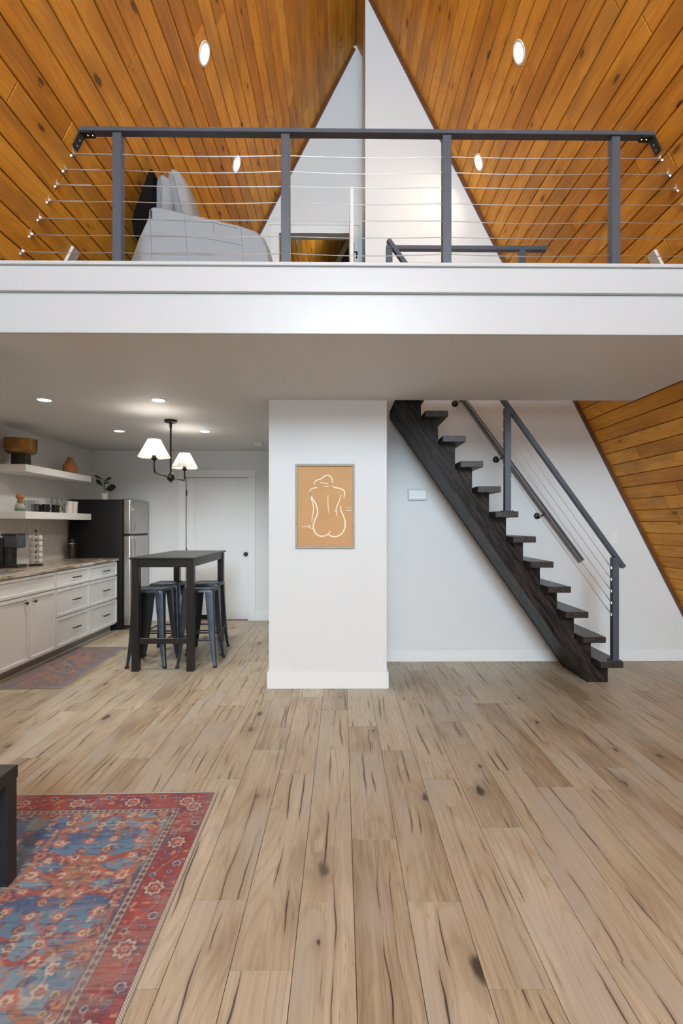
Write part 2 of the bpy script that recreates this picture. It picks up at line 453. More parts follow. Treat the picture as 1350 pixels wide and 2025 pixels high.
# kitchen walls
structure(MB().box(X_KIT - 0.12, X_KIT, Y_FASCIA + 0.2, Y_KIT + 0.12, 0, ZC).build('wall_left', M_wall), 'white kitchen wall with floating shelves')
KX0, KX1, KZ = -2.262, -1.355, 2.075       # door opening
w = MB().box(X_KIT, KX0, Y_KIT, Y_KIT + 0.12, 0, ZC); w.box(KX1, -0.622, Y_KIT, Y_KIT + 0.12, 0, ZC); w.box(KX0, KX1, Y_KIT, Y_KIT + 0.12, KZ, ZC)
structure(w.build('wall_back', M_wall), 'white kitchen back wall around the panel door')
structure(MB().box(-1.262, -0.64, Y_KIT - 0.014, Y_KIT, 0, 0.14, 0.003, 1).build('baseboard_back', M_trimw), 'white baseboard right of the kitchen door')
w = MB().box(X_KIT - 0.12, -2.062, Y_FASCIA + 0.02, 2.94, 0, ZC)
structure(w.build('wall_wing', M_wall), 'white wing wall end at the kitchen entrance')
structure(MB().box(-2.6, -2.046, 2.94, 2.954, 0, 0.145, 0.003, 1).box(-2.062, -2.046, Y_FASCIA + 0.02, 2.94, 0, 0.145, 0.003, 1).build('baseboard_wing', M_trimw), 'white baseboard end at the kitchen entrance')

# kitchen ceiling / loft slab
cl = MB()
e = 0.012
cl.prism([(X_KIT - 0.1, ZC), (roof_x(ZC, 1), ZC), (roof_x(ZL - 0.02, 1), ZL - 0.02), (X_KIT - 0.1, ZL - 0.02)], Y_FASCIA + 0.01, Y_COL, 'y')
cl.box(X_KIT - 0.1, 0.45, Y_COL, Y_KIT + 0.1, ZC, ZL - 0.02)
structure(cl.build('ceiling', M_wall), 'flat white kitchen ceiling under the loft')
fl = MB().prism([(roof_x(ZL, -1), ZL - 0.02), (roof_x(ZL, 1), ZL - 0.02), (roof_x(ZL, 1), ZL), (roof_x(ZL, -1), ZL)], Y_FASCIA + 0.02, Y_COL, 'y')
fl.box(roof_x(ZL, -1), 0.45, Y_COL, Y_LOFT + 0.02, ZL - 0.02, ZL)
structure(fl.build('floor_loft', M_floor), 'plank floor of the loft')
# fascia of the loft edge: lower board, proud upper board, cap
FX0, FX1 = -2.9, 2.66
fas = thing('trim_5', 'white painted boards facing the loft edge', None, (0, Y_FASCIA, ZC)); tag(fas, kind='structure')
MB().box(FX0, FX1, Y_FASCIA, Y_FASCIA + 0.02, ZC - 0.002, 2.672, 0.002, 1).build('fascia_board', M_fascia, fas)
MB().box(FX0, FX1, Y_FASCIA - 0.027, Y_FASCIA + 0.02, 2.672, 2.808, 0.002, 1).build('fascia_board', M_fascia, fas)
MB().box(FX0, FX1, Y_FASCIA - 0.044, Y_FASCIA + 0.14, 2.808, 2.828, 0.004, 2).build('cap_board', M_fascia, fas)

# front gable behind the camera: frame round the glazing
fr = MB()
fr.box(-3.5, -2.15, -5.2, -5.05, 0, 2.6); fr.box(2.46, 3.8, -5.2, -5.05, 0, 2.6); fr.box(-2.15, 2.46, -5.2, -5.05, 0, 0.18)
fr.prism([(-2.25, 2.5), (2.56, 2.5), (2.37, 2.75), (-2.06, 2.75)], -5.2, -5.05)
for sd in (-1, 1):
    fr.prism([(roof_x(2.75, sd), 2.75), (roof_x(2.75, sd) - sd * 0.3, 2.75), (roof_x(5.7, sd) - sd * 0.3, 5.7), (roof_x(5.7, sd), 5.7)], -5.2, -5.05)
fr.prism([(roof_x(5.7, -1), 5.7), (roof_x(5.7, 1), 5.7), (RX, RZ)], -5.2, -5.05)
fr.box(-0.75, -0.68, -5.15, -5.1, 0.18, 2.5); fr.box(1.0, 1.07, -5.15, -5.1, 0.18, 2.5); fr.box(0.12, 0.19, -5.15, -5.1, 2.75, 5.7)
structure(fr.build('wall_front', M_wall), 'window wall behind the viewer')

# ---- kitchen door
d = thing('door_1', 'white shaker panel door with black knob in the kitchen', None, ((KX0 + KX1) / 2, Y_KIT, 0)); tag(d, kind='structure')
yd = Y_KIT + 0.03
lx0, lx1, lz0, lz1 = KX0 + 0.006, KX1 - 0.006, 0.012, KZ - 0.006
leaf = MB()
sx = 0.125
leaf.box(lx0, lx0 + sx, yd, yd + 0.04, lz0, lz1, 0.002, 1); leaf.box(lx1 - sx, lx1, yd, yd + 0.04, lz0, lz1, 0.002, 1)
leaf.box(lx0 + sx, lx1 - sx, yd, yd + 0.04, lz1 - 0.12, lz1, 0.002, 1); leaf.box(lx0 + sx, lx1 - sx, yd, yd + 0.04, lz0, 0.25, 0.002, 1)
leaf = leaf.build('door_leaf', M_trimw, d)
MB().box(lx0 + sx - 0.005, lx1 - sx + 0.005, yd + 0.013, yd + 0.03, 0.245, lz1 - 0.115).build('panel', M_trimw, leaf)
kn = MB().lathe([(0.0, 0.058), (0.018, 0.055), (0.028, 0.044), (0.029, 0.034), (0.018, 0.022), (0.011, 0.018), (0.011, 0.007), (0.031, 0.006), (0.032, 0.0), (0, 0)],
                n=20, M=Matrix.Translation((-1.398, yd, 0.962)) @ Matrix.Rotation(PI / 2, 4, 'X'))
kn.build('door_knob', M_knob, leaf, smooth=True)
for z in (0.25, 1.0, 1.85): MB().box(lx0 - 0.004, lx0 + 0.008, yd - 0.006, yd + 0.004, z - 0.045, z + 0.045).build('hinge', M_knob, leaf)
cz = 0.10
MB().box(KX0 - cz, KX0, Y_KIT - 0.016, Y_KIT, 0, KZ, 0.002, 1).build('casing', M_trimw, d)
MB().box(KX1, KX1 + cz, Y_KIT - 0.016, Y_KIT, 0, KZ, 0.002, 1).build('casing', M_trimw, d)
MB().box(KX0 - cz, KX1 + cz, Y_KIT - 0.018, Y_KIT, KZ, KZ + 0.105, 0.002, 1).build('casing', M_trimw, d)
MB().box(KX0 - 0.002, KX0 + 0.02, Y_KIT + 0.07, Y_KIT + 0.12, 0, KZ).box(KX1 - 0.02, KX1 + 0.002, Y_KIT + 0.07, Y_KIT + 0.12, 0, KZ).box(KX0, KX1, Y_KIT + 0.07, Y_KIT + 0.12, KZ - 0.02, KZ + 0.002).build('door_stop', M_trimw, d)

# ---- loft door standing open, edge towards the viewer
d2 = thing('door_2', 'white loft door standing open edge-on beside the doorway', None, (0.0985, Y_LOFT, ZL)); tag(d2, kind='structure')
lf = MB().box(0.081, 0.116, 4.905, Y_LOFT - 0.01, ZL + 0.01, DZ - 0.01, 0.002, 1).build('door_leaf', M_trimw, d2)
MB().tube([(0.116, 4.96, 4.15), (0.150, 4.96, 4.15), (0.150, 5.07, 4.15)], 0.009, 8).box(0.116, 0.122, 4.93, 4.99, 4.07, 4.23).build('lever_handle', M_knob, lf)
for z in (3.1, 4.5): MB().box(0.074, 0.09, Y_LOFT - 0.014, Y_LOFT - 0.004, z, z + 0.09).build('hinge', M_knob, lf)
MB().box(DX0 - 0.09, DX0, Y_LOFT - 0.016, Y_LOFT, ZL, DZ).build('casing', M_trimw, d2)
MB().box(DX1 + 0.035, DX1 + 0.10, Y_LOFT - 0.016, Y_LOFT, ZL, DZ).build('casing', M_trimw, d2)
MB().box(DX0 - 0.09, DX1 + 0.10, Y_LOFT - 0.018, Y_LOFT, DZ, DZ + 0.09).box(DX0 - 0.10, DX1 + 0.11, Y_LOFT - 0.03, Y_LOFT, DZ + 0.09, DZ + 0.105).build('casing', M_trimw, d2)

# ---- wall switch plates and the thermostat
def plate(name, label, x0, x1, z0, z1, y, rocker=True):
    t = thing(name, label, 'switch', ((x0 + x1) / 2, y, z0))
    MB().box(x0, x1, y - 0.006, y, z0, z1, 0.002, 2).build('cover_plate', M_trimw, t)
    cx, cz_ = (x0 + x1) / 2, (z0 + z1) / 2
    MB().box(cx - 0.016, cx + 0.016, y - 0.010, y - 0.004, cz_ - 0.032, cz_ + 0.032, 0.002, 1).build('rocker', M_trimw, t)
plate('light_switch', 'white wall switch plate beside the lower stair railing', 2.750, 2.820, 1.205, 1.325, Y_STAIR)
plate('light_switch', 'white wall switch plate high beside the loft doorway', 0.170, 0.234, 5.70, 5.84, Y_LOFT)
th = thing('thermostat', 'grey-white wall thermostat under the stair stringer', 'thermostat', (0.764, Y_STAIR, 1.64))
MB().box(0.668, 0.860, Y_STAIR - 0.030, Y_STAIR, 1.640, 1.752, 0.006, 2).build('housing', plain('thermostat_plastic', (0.62, 0.61, 0.60), 0.5), th)
MB().box(0.676, 0.852, Y_STAIR - 0.036, Y_STAIR - 0.028, 1.652, 1.744, 0.003, 1).build('front_cover', plain('thermostat_cover', (0.74, 0.74, 0.75), 0.4), th)

# ================================================================== STAIRCASE
RISE, RUN = 0.2153, 0.1505
st = thing('staircase', 'steep open-riser staircase in ebony stained oak climbing to the loft', 'staircase', (2.25, 4.5, 0))
YT0, YT1, YS0, YS1 = 4.180, 4.972, 4.320, 4.80
NT_ = 12
def riser_x(i): return 2.352 - RUN * i
top = [(2.166, 0.0), (riser_x(0), 0.0)]
for i in range(NT_):
    zt = RISE * (i + 1) - 0.052
    top.append((riser_x(i), zt)); top.append((riser_x(i + 1), zt))
zend = RISE * NT_ + 0.10
top.append((riser_x(NT_), zend)); xe = riser_x(NT_) - 0.08
top.append((xe, zend)); top.append((xe, (2.166 - xe) * RISE / RUN))
MB().prism(top, YS0, YS0 + 0.045, 'y').build('stringer', M_stair, st)
top2 = [(x - 0.0, z) for x, z in top]
MB().prism(top2, YS1 - 0.04, YS1, 'y').build('stringer', M_stair, st)
# boxed underside between the stringers
s_ = RISE / RUN
MB().prism([(2.166 + 0.005, 0.0), (2.23, 0.0), (xe + 0.04, (2.23 - xe - 0.04) * s_), (xe, (2.171 - xe) * s_)], YS0 + 0.045, YS1 - 0.04, 'y').build('underside_panel', M_stair, st)
for i in range(NT_):
    zt = RISE * (i + 1); xr = 2.412 - RUN * i
    MB().box(xr - 0.197, xr, YT0, YT1, zt - 0.052, zt, 0.003, 1).build('tread', M_tread, st)

sr = thing('stair_railing', 'black metal stair railing with steel cables climbing the staircase', 'railing', (2.365, 4.235, RISE))
def rail_z(x): return 1.045 + (2.425 - x) * 1.385
for x, zb in ((2.365, RISE), (1.430, RISE * 7)):
    p = MB().box(x - 0.026, x + 0.026, 4.21, 4.262, zb + 0.006, rail_z(x) - 0.02, 0.002, 1).build('post', M_black, sr)
    MB().box(x - 0.045, x + 0.045, 4.195, 4.278, zb, zb + 0.007, 0.002, 1).build('base_plate', M_black, p)
    for dx, dy in ((-0.036, -0.032), (0.036, -0.032), (-0.036, 0.032), (0.036, 0.032)):
        MB().lathe([(0, 0.004), (0.006, 0.003), (0.007, 0)], (x + dx, 4.236 + dy, zb + 0.007), 8).build('bolt', M_blacktop, p)
xa, xb = 2.44, 0.40
MB().tube([(xa, 4.236, rail_z(xa)), (xb, 4.236, rail_z(xb))], 0.02, sq=(0.05, 0.034)).build('handrail', M_black, sr)
for q in range(5):
    z0 = 1.010 - q * 0.1015
    pts = []
    for t in np.linspace(0, 1, 9):
        x = 2.345 - t * 1.90
        pts.append((x, 4.236, z0 + (2.345 - x) * 1.385 - 0.006 * math.sin(PI * min(1, t * 2.0))))
    MB().tube(pts, 0.0024, 6).build('cable', M_steel, sr)
    MB().tube([(2.345, 4.236, z0), (2.345 - 0.055, 4.236, z0 + 0.055 * 1.385)], 0.0048, 8).lathe([(0, 0.012), (0.009, 0.010), (0.009, -0.010), (0, -0.012)], (2.338, 4.236, z0 + 0.01), 8).build('cable_fitting', M_screw, sr)

wh = thing('wall_handrail', 'plain black handrail bar on round brackets fixed to the stair wall', 'handrail', (2.4, 4.94, 1.04))
MB().tube([(2.412, 4.915, 1.030), (0.9, 4.915, 1.030 + (2.412 - 0.9) * 1.355)], 0.02, sq=(0.034, 0.044)).build('handrail_bar', M_black, wh)
for x, z in ((1.572, 2.056), (1.991, 1.481), (1.149, 2.625)):
    zb = 1.030 + (2.412 - x - 0.06) * 1.355
    MB().lathe([(0, 0.022), (0.02, 0.020), (0.032, 0.010), (0.034, 0), (0, 0)], n=18, M=Matrix.Translation((x, Y_STAIR, z)) @ Matrix.Rotation(PI / 2, 4, 'X')).tube([(x, Y_STAIR - 0.02, z), (x + 0.02, 4.93, z), (x + 0.06, 4.918, zb - 0.015)], 0.008, 8).build('bracket', M_blacktop, wh, smooth=True)

# ================================================================== LOFT RAILING
YR = 2.92
ra = thing('loft_railing', 'black metal loft railing with seven steel cables along the balcony edge', 'railing', (0.15, YR, 2.81))
zr0, zr1 = 3.704, 3.728
posts = (-1.3245, -0.334, 0.622, 1.628)
for x in posts: MB().box(x - 0.026, x + 0.026, 2.897, 2.947, 2.826, zr0, 0.002, 1).build('post', M_black, ra)
MB().box(-1.545, 1.862, 2.885, 2.937, zr0, zr1, 0.002, 1).build('handrail', M_black, ra)
cz7 = (3.590, 3.497, 3.407, 3.312, 3.207, 3.110, 3.009)
for q, z in enumerate(cz7):
    xl, xr = roof_x(z, -1) + 0.012, roof_x(z, 1) - 0.012
    ks = [xl] + list(posts) + [xr]; pts = []
    for a, b_ in zip(ks, ks[1:]):
        sag = 0.004 + 0.012 * ((q * 7 + int(a * 10)) % 5) / 5
        if a == xl or b_ == xr: sag *= 0.4
        m_ = 10
        for t in range(m_): pts.append((a + (b_ - a) * t / m_, YR, z - sag * math.sin(PI * t / m_)))
    pts.append((xr, YR, z))
    MB().tube(pts, 0.0024, 6).build('cable', M_steel, ra)
    for sd, x in ((-1, xl), (1, xr)):
        f_ = MB().tube([(x - sd * 0.008, YR, z), (x - sd * (0.20 if sd < 0 else 0.05), YR, z)], 0.0042, 8)
        f_.lathe([(0, 0.013), (0.011, 0.010), (0.012, -0.008), (0, -0.013)], (x, YR, z), 8)
        f_.tube([(x, YR - 0.005, z + 0.028), (x + sd * 0.004, YR, z - 0.012)], 0.006, 6)
        f_.tube([(x - sd * 0.006, YR, z + 0.002), (x + sd * 0.018, YR, z - 0.014)], 0.008, 6)
        f_.build('cable_fitting', M_screw, ra)
for sd, xe_ in ((-1, -1.545), (1, 1.862)):
    # angled plate screwed under the rail and onto the slope
    up = Vector((-sd * RM, 0, 1)).normalized()
    bx = xe_ - sd * 0.03
    k1 = Vector((roof_x(zr0 - 0.01, sd) - sd * 0.006, 0, zr0 - 0.01)); k2 = k1 - up * 0.085
    nn = Vector((-sd, 0, -RM)).normalized() * 0.008
    pts = [(bx - sd * 0.05, zr0), (k1.x, zr0), (k2.x, k2.z), (k2.x + nn.x, k2.z + nn.z), (k1.x + nn.x * 1.3, zr0 - 0.009), (bx - sd * 0.05, zr0 - 0.009)]
    br = MB().prism(pts if sd > 0 else pts[::-1], 2.889, 2.937, 'y').build('bracket', M_blacktop, ra)
    for t in (0.0, 0.028):
        MB().lathe([(0, 0), (0.005, 0), (0.004, -0.003), (0, -0.0035)], (bx - sd * (0.015 + t), 2.913, zr0 - 0.009), 8).build('screw', M_screw, br)
        c_ = k1 - up * (0.03 + t * 1.2)
        MB().lathe([(0, 0), (0.005, 0), (0.004, -0.003), (0, -0.0035)], n=8, M=Matrix.Translation((c_.x + nn.x, 2.913, c_.z + nn.z)) @ Matrix.Rotation(sd * 1.1, 4, 'Y')).build('screw', M_screw, br)

gr = thing('guard_rail', 'black metal guard rail around the stair opening in the loft', 'railing', (1.0, 4.25, ZL))
MB().box(0.382, 1.775, 4.225, 4.275, 3.772, 3.806, 0.002, 1).build('handrail', M_black, gr)
for x in (0.408, 1.561): MB().box(x - 0.027, x + 0.027, 4.225, 4.275, ZL - 0.3, 3.772, 0.002, 1).build('post', M_black, gr)

for sd, nm in ((-1, 'white board leaning on the slope beside the loft sofa end of the railing'), (1, 'white board leaning on the slope at the loft railing end nearest the stairs')):
    up = Vector((-sd * RM, 0, 1)).normalized(); nn = Vector((-sd, 0, -RM)).normalized()
    zt = 3.235
    a = Vector((roof_x(zt, sd), 0, zt)); b_ = Vector((roof_x(2.835, sd), 0, 2.835))
    pts = [(v.x + nn.x * k, v.z + nn.z * k) for v, k in ((a, 0.002), (b_, 0.002), (b_, 0.022), (a, 0.022))]
    tag(MB().prism(pts, 3.25, 3.325, 'y').build('white_board', plain('whitewashed_board', (0.62, 0.60, 0.57), 0.55, var=0.15, scale=14)), nm, 'board')

# ================================================================== LIGHT FITTINGS
def emit(name, color, strength):
    k = NT(name); n = k.noise(k.obj(), 20.0)
    k.set(Base_Color=color); k.put(k.b.inputs['Emission Color'], k.mix(n, tuple(c * 0.97 for c in color), color))
    k.b.inputs['Emission Strength'].default_value = strength
    return k.mat
M_lens = emit('lamp_lens', (1.0, 0.90, 0.76), 14.0)
M_lens_k = emit('lamp_lens_kitchen', (1.0, 0.94, 0.86), 14.0)

def downlight(label, loc, M, group, lens, power, color, r=0.052):
    """recessed lamp; M turns its local -z to the direction it shines"""
    t = thing('recessed_light', label, 'light', loc, group)
    t.matrix_world = Matrix.Translation(loc) @ M
    def part(name, prof, mat):
        o = MB().lathe(prof, n=28).build(name, mat, t, smooth=True, world=False)
        return o
    part('trim_ring', [(r, -0.001), (r + 0.003, -0.005), (r + 0.016, -0.005), (r + 0.019, 0.0), (r + 0.019, 0.002), (r, 0.002)], M_trimw)
    part('lens', [(0, -0.003), (r, -0.003), (r, 0.001), (0, 0.001)], lens)
    d_ = bpy.data.lights.new('recessed_lamp', 'AREA'); d_.shape = 'DISK'; d_.size = r * 1.8; d_.energy = power; d_.color = color; d_.spread = 2.65
    lo = bpy.data.objects.new('recessed_lamp', d_); COL.objects.link(lo); lo.parent = t; lo.location = (0, 0, -0.012)
    return t

GR = 'recessed lights in the board ceiling'
for sd, y, z, lb in ((-1, 3.537, 4.78, 'oval-looking recessed light high in the boards above the sofa'), (1, 3.547, 4.82, 'recessed light high in the boards on the stair side of the roof'),
                     (-1, 4.62, 4.78, 'smaller recessed light deeper in the boards behind the sofa'), (1, 4.615, 4.81, 'smaller recessed light beside the tall white loft wall')):
    fm = slope_frame(sd, y, z).to_3x3()
    Mx = (fm @ Matrix(((-1, 0, 0), (0, 1, 0), (0, 0, -1)))).to_4x4()
    p = Vector((roof_x(z, sd), y, z)) + Vector((-sd, 0, -RM)).normalized() * 0.001
    downlight(lb, p, Mx, GR, M_lens, 3.0, (1.0, 0.84, 0.62), 0.056)
GK = 'recessed lights in the kitchen ceiling'
for x, y, lb in ((-2.525, 4.19, 'recessed ceiling light nearest the shelves at the front of the kitchen'), (-1.56, 4.19, 'recessed ceiling light in front of the pendant lamp'),
                 (-2.525, 5.59, 'recessed ceiling light above the fridge side of the kitchen'), (-1.56, 5.6, 'recessed ceiling light behind the pendant lamp near the door')):
    downlight(lb, Vector((x, y, ZC - 0.001)), Matrix.Identity(4), GK, M_lens_k, 7.0, (1.0, 0.92, 0.82), 0.050)
bl = bpy.data.lights.new('bedroom_lamp', 'POINT'); bl.energy = 11; bl.color = (0.95, 0.93, 0.80); bl.shadow_soft_size = 0.1
blo = bpy.data.objects.new('bedroom_lamp', bl); COL.objects.link(blo); blo.location = (0.1, 7.6, 5.6)

sm = thing('smoke_detector', 'round white smoke detector on the kitchen ceiling by the door', 'smoke detector', (-1.088, 6.447, ZC))
MB().lathe([(0, -0.036), (0.035, -0.036), (0.05, -0.030), (0.062, -0.012), (0.064, 0), (0, 0)], (-1.088, 6.447, ZC), 28).build('housing', M_trimw, sm, smooth=True)
MB().lathe([(0.020, -0.040), (0.024, -0.040), (0.026, -0.035), (0.018, -0.035)], (-1.088, 6.447, ZC), 20, close=True).build('vent_ring', plain('detector_grey', (0.5, 0.5, 0.5), 0.5), sm)

# pendant with two shades
px_, py_ = -1.742, 5.01
M_bronze = plain('dark_bronze', (0.022, 0.017, 0.014), 0.42, 0.6, var=0.2, scale=30)
def shade_mat():
    k = NT('linen_shade'); v = k.obj()
    tr = k.n('ShaderNodeBsdfTranslucent'); tr.inputs[0].default_value = (0.95, 0.93, 0.90, 1)
    df = k.n('ShaderNodeBsdfDiffuse')
    k.put(df.inputs[0], k.mix(k.noise(v, 180.0, 2.0), (0.82, 0.80, 0.77), (0.92, 0.90, 0.88)))
    mx = k.n('ShaderNodeMixShader'); mx.inputs[0].default_value = 0.5
    k.t.links.new(df.outputs[0], mx.inputs[1]); k.t.links.new(tr.outputs[0], mx.inputs[2]); k.t.links.new(mx.outputs[0], k.out.inputs[0])
    return k.mat
M_shade = shade_mat()
pe = thing('pendant_lamp', 'two-armed dark bronze pendant lamp with white cone shades over the bar table', 'lamp', (px_, py_, ZC))
MB().lathe([(0, 0), (0.062, 0), (0.064, -0.006), (0.062, -0.022), (0.05, -0.027), (0, -0.027)], (px_, py_, ZC), 24).build('canopy', M_bronze, pe, smooth=True)
MB().tube([(px_, py_, ZC - 0.02), (px_, py_, 1.88)], 0.0095, 10).lathe([(0.013, 0), (0.013, -0.05), (0.009, -0.055)], (px_, py_, ZC - 0.025), 12).build('stem', M_bronze, pe, smooth=True)
MB().lathe([(0, 0.052), (0.012, 0.05), (0.020, 0.040), (0.036, 0.022), (0.040, 0), (0.036, -0.020), (0.02, -0.036), (0.008, -0.040), (0.009, -0.050), (0, -0.056)], (px_, py_, 1.872), 20).build('hub_ball', M_bronze, pe, smooth=True)
for sg in (-1, 1):
    ya = py_ + sg * 0.44
    pts = [(px_, py_ + sg * 0.03, 1.872)]
    pts += [(px_, ya - sg * 0.05, 1.878)]
    for a in np.linspace(0, PI / 2, 6): pts.append((px_, ya - sg * 0.04 + sg * 0.04 * math.sin(a), 1.918 - 0.04 * math.cos(a)))
    pts.append((px_, ya, 1.99))
    arm = MB().tube(pts, 0.0085, 10).build('arm', M_bronze, pe, smooth=True)
    MB().lathe([(0, 0), (0.012, 0), (0.014, 0.006), (0.030, 0.020), (0.031, 0.026), (0.018, 0.028), (0.018, 0.07), (0, 0.07)], (px_, ya, 1.985), 16).build('socket_cup', M_bronze, arm, smooth=True)
    MB().lathe([(0, 0.115), (0.018, 0.105), (0.028, 0.085), (0.026, 0.065), (0.014, 0.04), (0, 0.04)], (px_, ya, 2.015), 14).build('bulb', emit('bulb_glass', (1, 0.93, 0.82), 6.0), arm, smooth=True)
    zs = 2.018
    sh = MB().lathe([(0.143, 0.0), (0.056, 0.165), (0.0545, 0.165), (0.1415, 0.0)], (px_, ya, zs), 40, close=True).build('lamp_shade', M_shade, pe, smooth=True)
    for q in range(6):
        a = q * PI / 3 + 0.35
        MB().tube([(px_ + 0.1435 * math.cos(a), ya + 0.1435 * math.sin(a), zs), (px_ + 0.0565 * math.cos(a), ya + 0.0565 * math.sin(a), zs + 0.165)], 0.0014, 5).build('rib', plain('shade_rib', (0.35, 0.33, 0.31), 0.7), sh)
    MB().lathe([(0.1445, 0), (0.1445, 0.006), (0.1405, 0.006), (0.1405, 0)], (px_, ya, zs), 40, close=True).build('rim_band', M_shade, sh)
    pl = bpy.data.lights.new('shade_bulb', 'POINT'); pl.energy = 3.2; pl.color = (1, 0.92, 0.82); pl.shadow_soft_size = 0.03
    plo = bpy.data.objects.new('shade_bulb', pl); COL.objects.link(plo); plo.parent = pe; plo.location = Vector((px_, ya, zs + 0.125)) - pe.location

# ================================================================== FRAMED DRAWING
ar = thing('framed_picture', 'framed white line drawing of a nude back on tan paper', 'picture', (-0.144, Y_COL, 1.194))
ax0, ax1, az0, az1, fw = -0.395, 0.107, 1.194, 1.907, 0.018
M_frame = plain('weathered_frame', (0.36, 0.33, 0.27), 0.6, var=0.3, scale=30, bump=0.2)
for bxs in ((ax0, ax1, az1 - fw, az1), (ax0, ax1, az0, az0 + fw), (ax0, ax0 + fw, az0 + fw, az1 - fw), (ax1 - fw, ax1, az0 + fw, az1 - fw)):
    MB().box(bxs[0], bxs[1], Y_COL - 0.034, Y_COL, bxs[2], bxs[3], 0.0015, 1).build('frame_bar', M_frame, ar)
k = NT('tan_paper'); nn_ = k.noise(k.obj(), 5.0, 4.0)
k.set(Base_Color=k.mix(nn_, (0.50, 0.26, 0.105), (0.62, 0.35, 0.155)), Roughness=0.75); M_paper = k.mat
pap = MB().box(ax0 + 0.012, ax1 - 0.012, Y_COL - 0.012, Y_COL - 0.002, az0 + 0.012, az1 - 0.012).build('paper', M_paper, ar)
M_chalk = plain('white_line', (0.86, 0.78, 0.64), 0.8, var=0.05)
def art(px, py):
    return ax0 + (px - 132) / 1090 * (ax1 - ax0), az1 - (py - 120) / 1548 * (az1 - az0)
def catmull(p, m=8):
    p = [np.array(q, float) for q in p]; q = [2 * p[0] - p[1]] + p + [2 * p[-1] - p[-2]]; out = []
    for i in range(1, len(q) - 2):
        for t in np.linspace(0, 1, m, endpoint=False):
            a, b, c, d_ = q[i - 1:i + 3]
            out.append(0.5 * (2 * b + (c - a) * t + (2 * a - 5 * b + 4 * c - d_) * t * t + (3 * b - a - 3 * c + d_) * t ** 3))
    return out + [p[-1]]
strokes = [
    ([(480, 498), (484, 450), (530, 415), (600, 395), (650, 350), (720, 325), (780, 350), (808, 410), (815, 470)], 20),
    ([(585, 452), (640, 470), (735, 480)], 13), ([(650, 530), (760, 520)], 10),
    ([(530, 550), (440, 570), (405, 595), (415, 670), (450, 760), (510, 860), (538, 960), (535, 1050), (490, 1150), (462, 1250), (480, 1350), (540, 1425), (620, 1448), (700, 1430), (750, 1395), (770, 1350)], 24),
    ([(412, 620), (425, 750), (460, 870), (465, 970), (445, 1080), (432, 1180)], 17),
    ([(815, 520), (860, 550), (940, 565), (1010, 595), (1040, 650), (1025, 740)], 22),
    ([(975, 680), (930, 820), (885, 930), (885, 1000), (900, 1070)], 17), ([(850, 995), (885, 985)], 12),
    ([(730, 690), (732, 850), (748, 1020)], 12),
    ([(970, 890), (970, 970), (1015, 1070), (1045, 1180), (1040, 1300), (985, 1400), (900, 1450), (820, 1455), (760, 1430), (730, 1410)], 24),
    ([(250, 1275), (330, 1268), (410, 1252), (380, 1285), (340, 1290)], 10), ([(400, 1290), (460, 1318)], 12),
    ([(1050, 915), (1120, 912), (1165, 935)], 8), ([(1060, 968), (1165, 972)], 8),
]
for pts, wd in strokes:
    c_ = [Vector((art(*q)[0], 0, art(*q)[1])) for q in catmull(pts)]
    mb = MB(); L, R = [], []
    for i, p in enumerate(c_):
        t = (c_[min(i + 1, len(c_) - 1)] - c_[max(i - 1, 0)]).normalized(); nv = Vector((-t.z, 0, t.x))
        u = i / (len(c_) - 1); hw = wd / 1090 * (ax1 - ax0) / 2 * (0.45 + 0.55 * math.sin(PI * min(1, max(0, 0.06 + 0.88 * u))) ** 0.6)
        L.append(p + nv * hw); R.append(p - nv * hw)
    y_ = Y_COL - 0.0128
    lv = [mb.bm.verts.new((q.x, y_, q.z)) for q in L]; rv = [mb.bm.verts.new((q.x, y_, q.z)) for q in R]
    for i in range(len(lv) - 1): mb.bm.faces.new((lv[i], lv[i + 1], rv[i + 1], rv[i]))
    mb.build('drawn_line', M_chalk, pap)

# ================================================================== SOFA IN THE LOFT
k = NT('grey_tweed'); nv = k.noise(k.obj(), 260.0, 2.0, 0.7)
k.set(Base_Color=k.mix(k.step(nv, 0.3, 0.7), (0.225, 0.23, 0.24), (0.385, 0.39, 0.40)), Roughness=0.95); k.bump(nv, 0.35, 0.002); M_tweed = k.mat
M_seam = plain('grey_seam', (0.22, 0.225, 0.24), 0.95)
so = thing('sofa', 'grey tweed sofa seen from its quilted arm behind the loft railing', 'sofa', (-0.95, 4.0, ZL))
ys0 = 3.30
def loft_pt(px, py, y):
    """point on the vertical plane at depth y read off the sofa's outline"""
    a = (px - PRINCIPAL) / F_PX; b = (HORIZON - py) / F_PX
    dx = a * math.cos(YAW) + math.sin(YAW); dy = -a * math.sin(YAW) + math.cos(YAW)
    return (dx * y / dy, EYE + b * y / dy)
outl = [(232, 610), (252, 520), (272, 465), (291, 424), (292, 410), (300, 404), (322, 407), (345, 412), (400, 425), (470, 441), (505, 453), (522, 468), (532, 490), (536, 520), (537, 610)]
poly = [loft_pt(a, b, ys0) for a, b in outl]
arm_mb = MB()
A = [arm_mb.bm.verts.new((p[0], ys0 + 0.03, p[1])) for p in poly]; B = [arm_mb.bm.verts.new((p[0], ys0 + 0.19, p[1])) for p in poly]
cx_, cz_ = -0.95, 3.15
Ai = [arm_mb.bm.verts.new((cx_ + (p[0] - cx_) * 0.965, ys0, ZL + 0.0 + (p[1] - ZL) * 0.968)) for p in poly]
Bi = [arm_mb.bm.verts.new((cx_ + (p[0] - cx_) * 0.965, ys0 + 0.22, ZL + (p[1] - ZL) * 0.968)) for p in poly]
nP = len(poly)
arm_mb.bm.faces.new(Ai); arm_mb.bm.faces.new(Bi)
